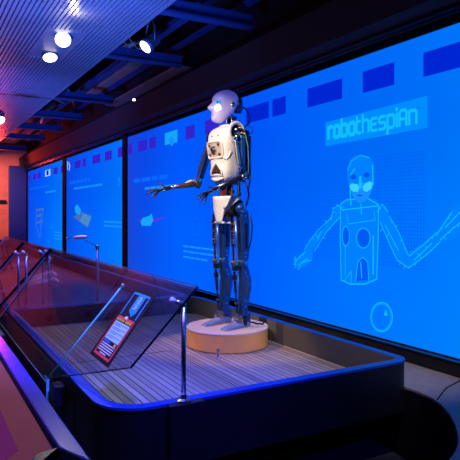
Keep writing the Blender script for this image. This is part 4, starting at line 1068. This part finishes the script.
    R('ankle_damper', MB().lathe((-.028, y+sd*.030, .022), [(.015, 0), (.015, .045), (.010, .048), (.010, .055), (.017, .056), (.017, .066)], n=18), M['mech'])
    R('ankle_damper', MB().lathe((.040, y+sd*.012, .028), [(.010, 0), (.010, .04), (.006, .044)], n=14), M['chrome'])
    # foot
    FPF = [(-.085, .022, .030), (-.075, .030, .048), (-.04, .034, .052), (.0, .036, .050), (.03, .038, .047), (.06, .040, .040), (.09, .041, .031), (.12, .040, .023), (.145, .035, .017), (.162, .022, .012)]
    rings = []
    for x_, hw, h_ in FPF:
        rings.append([V(x_, y+hw*1.0, 0.001), V(x_, y+hw, h_*.5), V(x_, y+hw*.72, h_*.93), V(x_, y, h_), V(x_, y-hw*.72, h_*.93), V(x_, y-hw, h_*.5), V(x_, y-hw, 0.001), V(x_, y, 0.001)])
    ft = R('foot', MB().loft(rings), M['foot'], smooth=False, sub=1)
    R('sole', MB().loft([[V(x_, y+hw*1.02, .0), V(x_, y+hw*1.02, .006), V(x_, y-hw*1.02, .006), V(x_, y-hw*1.02, .0)] for x_, hw, h_ in FPF]), M['cream'], ft)
    R('heel_block', MB().box((-.088, y-.022, .012), (-.05, y+.022, .10)), M['blue_metal'], bevel=.006)
leg(1); leg(-1)
obj('power_cable', MB().tube([(-.08, .10, .03), (-.13, .11, .022), (-.17, .09, .008), (-.20, .13, .006), (-.235, .10, .006)], .006, 8), M['wire'], smooth=True, label='dark cable running from the near robot heel across the podium top', cat='cable')
FRAME['m'] = ROOM

# ------------------------------------------------------------------ light
W = bpy.data.worlds.new('hall'); SC.world = W; W.use_nodes = True
W.node_tree.nodes['Background'].inputs[0].default_value = (.05, .08, .35, 1); W.node_tree.nodes['Background'].inputs[1].default_value = .07
lamp('SPOT', 'front_key', (.15, 2.4, 1.45), 350, (255, 234, 212), (1.99, 3.5, .1), .03, 32, .8)
lamp('SPOT', 'podium_key', (.2, 3.9, 1.45), 230, (255, 212, 150), (1.99, 3.5, -.95), .03, 24, .5)
lamp('SPOT', 'side_white', (1.5, .9, 1.5), 260, (255, 235, 215), (2.7, 3.0, -.95), .05, 38, .8)
lamp('SPOT', 'recess_a', l1+n1*.03, 40, (255, 240, 225), l1+n1, .06, 80, .8)
lamp('SPOT', 'recess_b', l2+n2*.03, 40, (255, 240, 225), l2+n2, .06, 80, .8)
lamp('SPOT', 'hanging', l3+n3*.03, 90, (235, 225, 255), l3+n3, .06, 90, .8)
lamp('POINT', 'added_slat_fill', (1.10, 4.42, HZ-.06), 1.3, (255, 235, 215), None, .03)  # added point light that streaks the slats; no fixture sits here
lamp('SPOT', 'blue_wash_deck', (.9, 1.4, 1.5), 850, (84, 86, 255), (1.05, 2.75, -.95), .08, 50, 1)
lamp('SPOT', 'blue_wash_far', (.4, 4.0, 1.45), 260, (80, 60, 255), (1.3, 6.6, -.95), .08, 70, .9)
lamp('SPOT', 'blue_up_slats', (.2, 2.7, -.4), 1150, (72, 116, 255), (.5, 4.0, 1.55), .3, 84, 1, .4)
lamp('SPOT', 'blue_up_slats_far', (-1.0, 6.0, -.4), 1300, (70, 104, 255), (.2, 8.2, 1.55), .3, 90, 1, .4)
lamp('SPOT', 'blue_up_beams', (1.2, .8, 1.2), 60, (30, 100, 255), (2.0, 6.0, 1.75), .1, 34, .8)
lamp('SPOT', 'blue_counter', (.9, 2.6, 1.4), 80, (40, 70, 255), (.3, 2.0, -.6), .1, 60, .8)
lamp('SPOT', 'added_sign_fill', (-.1, 2.9, 1.45), 85, (225, 245, 255), (.95, 2.75, -.6), .03, 30, .9)  # added, unseen white spot that brightens the strut, sign and nearby deck
lamp('SPOT', 'added_counter_fill', (-.6, 1.9, 1.45), 40, (255, 160, 130), (.0, 2.0, -.6), .05, 60, .8)  # added warm spot that brings out the red counter top; source unseen
lamp('SPOT', 'red_low', (-.7, 4.4, .8), 70, (255, 80, 70), (.66, 4.2, -1.0), .05, 44, .8)  # unseen spot added in place of red light off the floor
lamp('SPOT', 'alcove_blue', (1.2, -.6, 1.2), 110, (40, 70, 255), (2.0, 2.4, -1.3), .05, 44, .9)
lamp('SPOT', 'red_end', (1.0, 14.6, 1.3), 400, (255, 178, 172), (2.25, 17, .3), .2, 62, .8)
lamp('SPOT', 'red_wall_wash', (-1.6, 14.0, 1.3), 70, (255, 120, 120), (-.9, 17, .6), .2, 90, .9)  # added so that the glass mirrors some red from the far wall
lamp('SPOT', 'red_deck', (.6, 8.6, 1.45), 260, (255, 85, 85), (1.5, 9.6, -.95), .1, 110, .9)
lamp('SPOT', 'red_floor', (-1.5, 11.5, 1.4), 60, (255, 110, 110), (.5, 15, -1.3), .2, 90, .8)
lamp('SPOT', 'red_slats', (-.9, 12.5, -.6), 110, (255, 100, 90), (-.4, 9.8, 1.55), .3, 85, .9)
lamp('SPOT', 'red_over_beams', (1.9, 15.9, 1.2), 130, (255, 60, 30), (2.1, 13, 2.2), .2, 90, .8)

# ------------------------------------------------------------------ camera
cd = bpy.data.cameras.new('camera'); cam = bpy.data.objects.new('camera', cd); COL.objects.link(cam)
cam.location = (0, 0, EYE); cam.rotation_euler = (PI/2, 0, 0)
cd.sensor_width = 36; cd.lens = FPX/460*36; cd.shift_y = -(230-HOR)/460; cd.clip_start = .05
SC.camera = cam
SC.view_settings.view_transform = 'Standard'; SC.view_settings.look = 'None'; SC.view_settings.gamma = 1
SC.view_settings.use_curve_mapping = False; SC.view_settings.exposure = 0
SC.cycles.use_denoising = True; SC.cycles.max_bounces = 8; SC.cycles.transparent_max_bounces = 16
for o in bpy.data.objects:
    if '_l' in o: del o['_l']
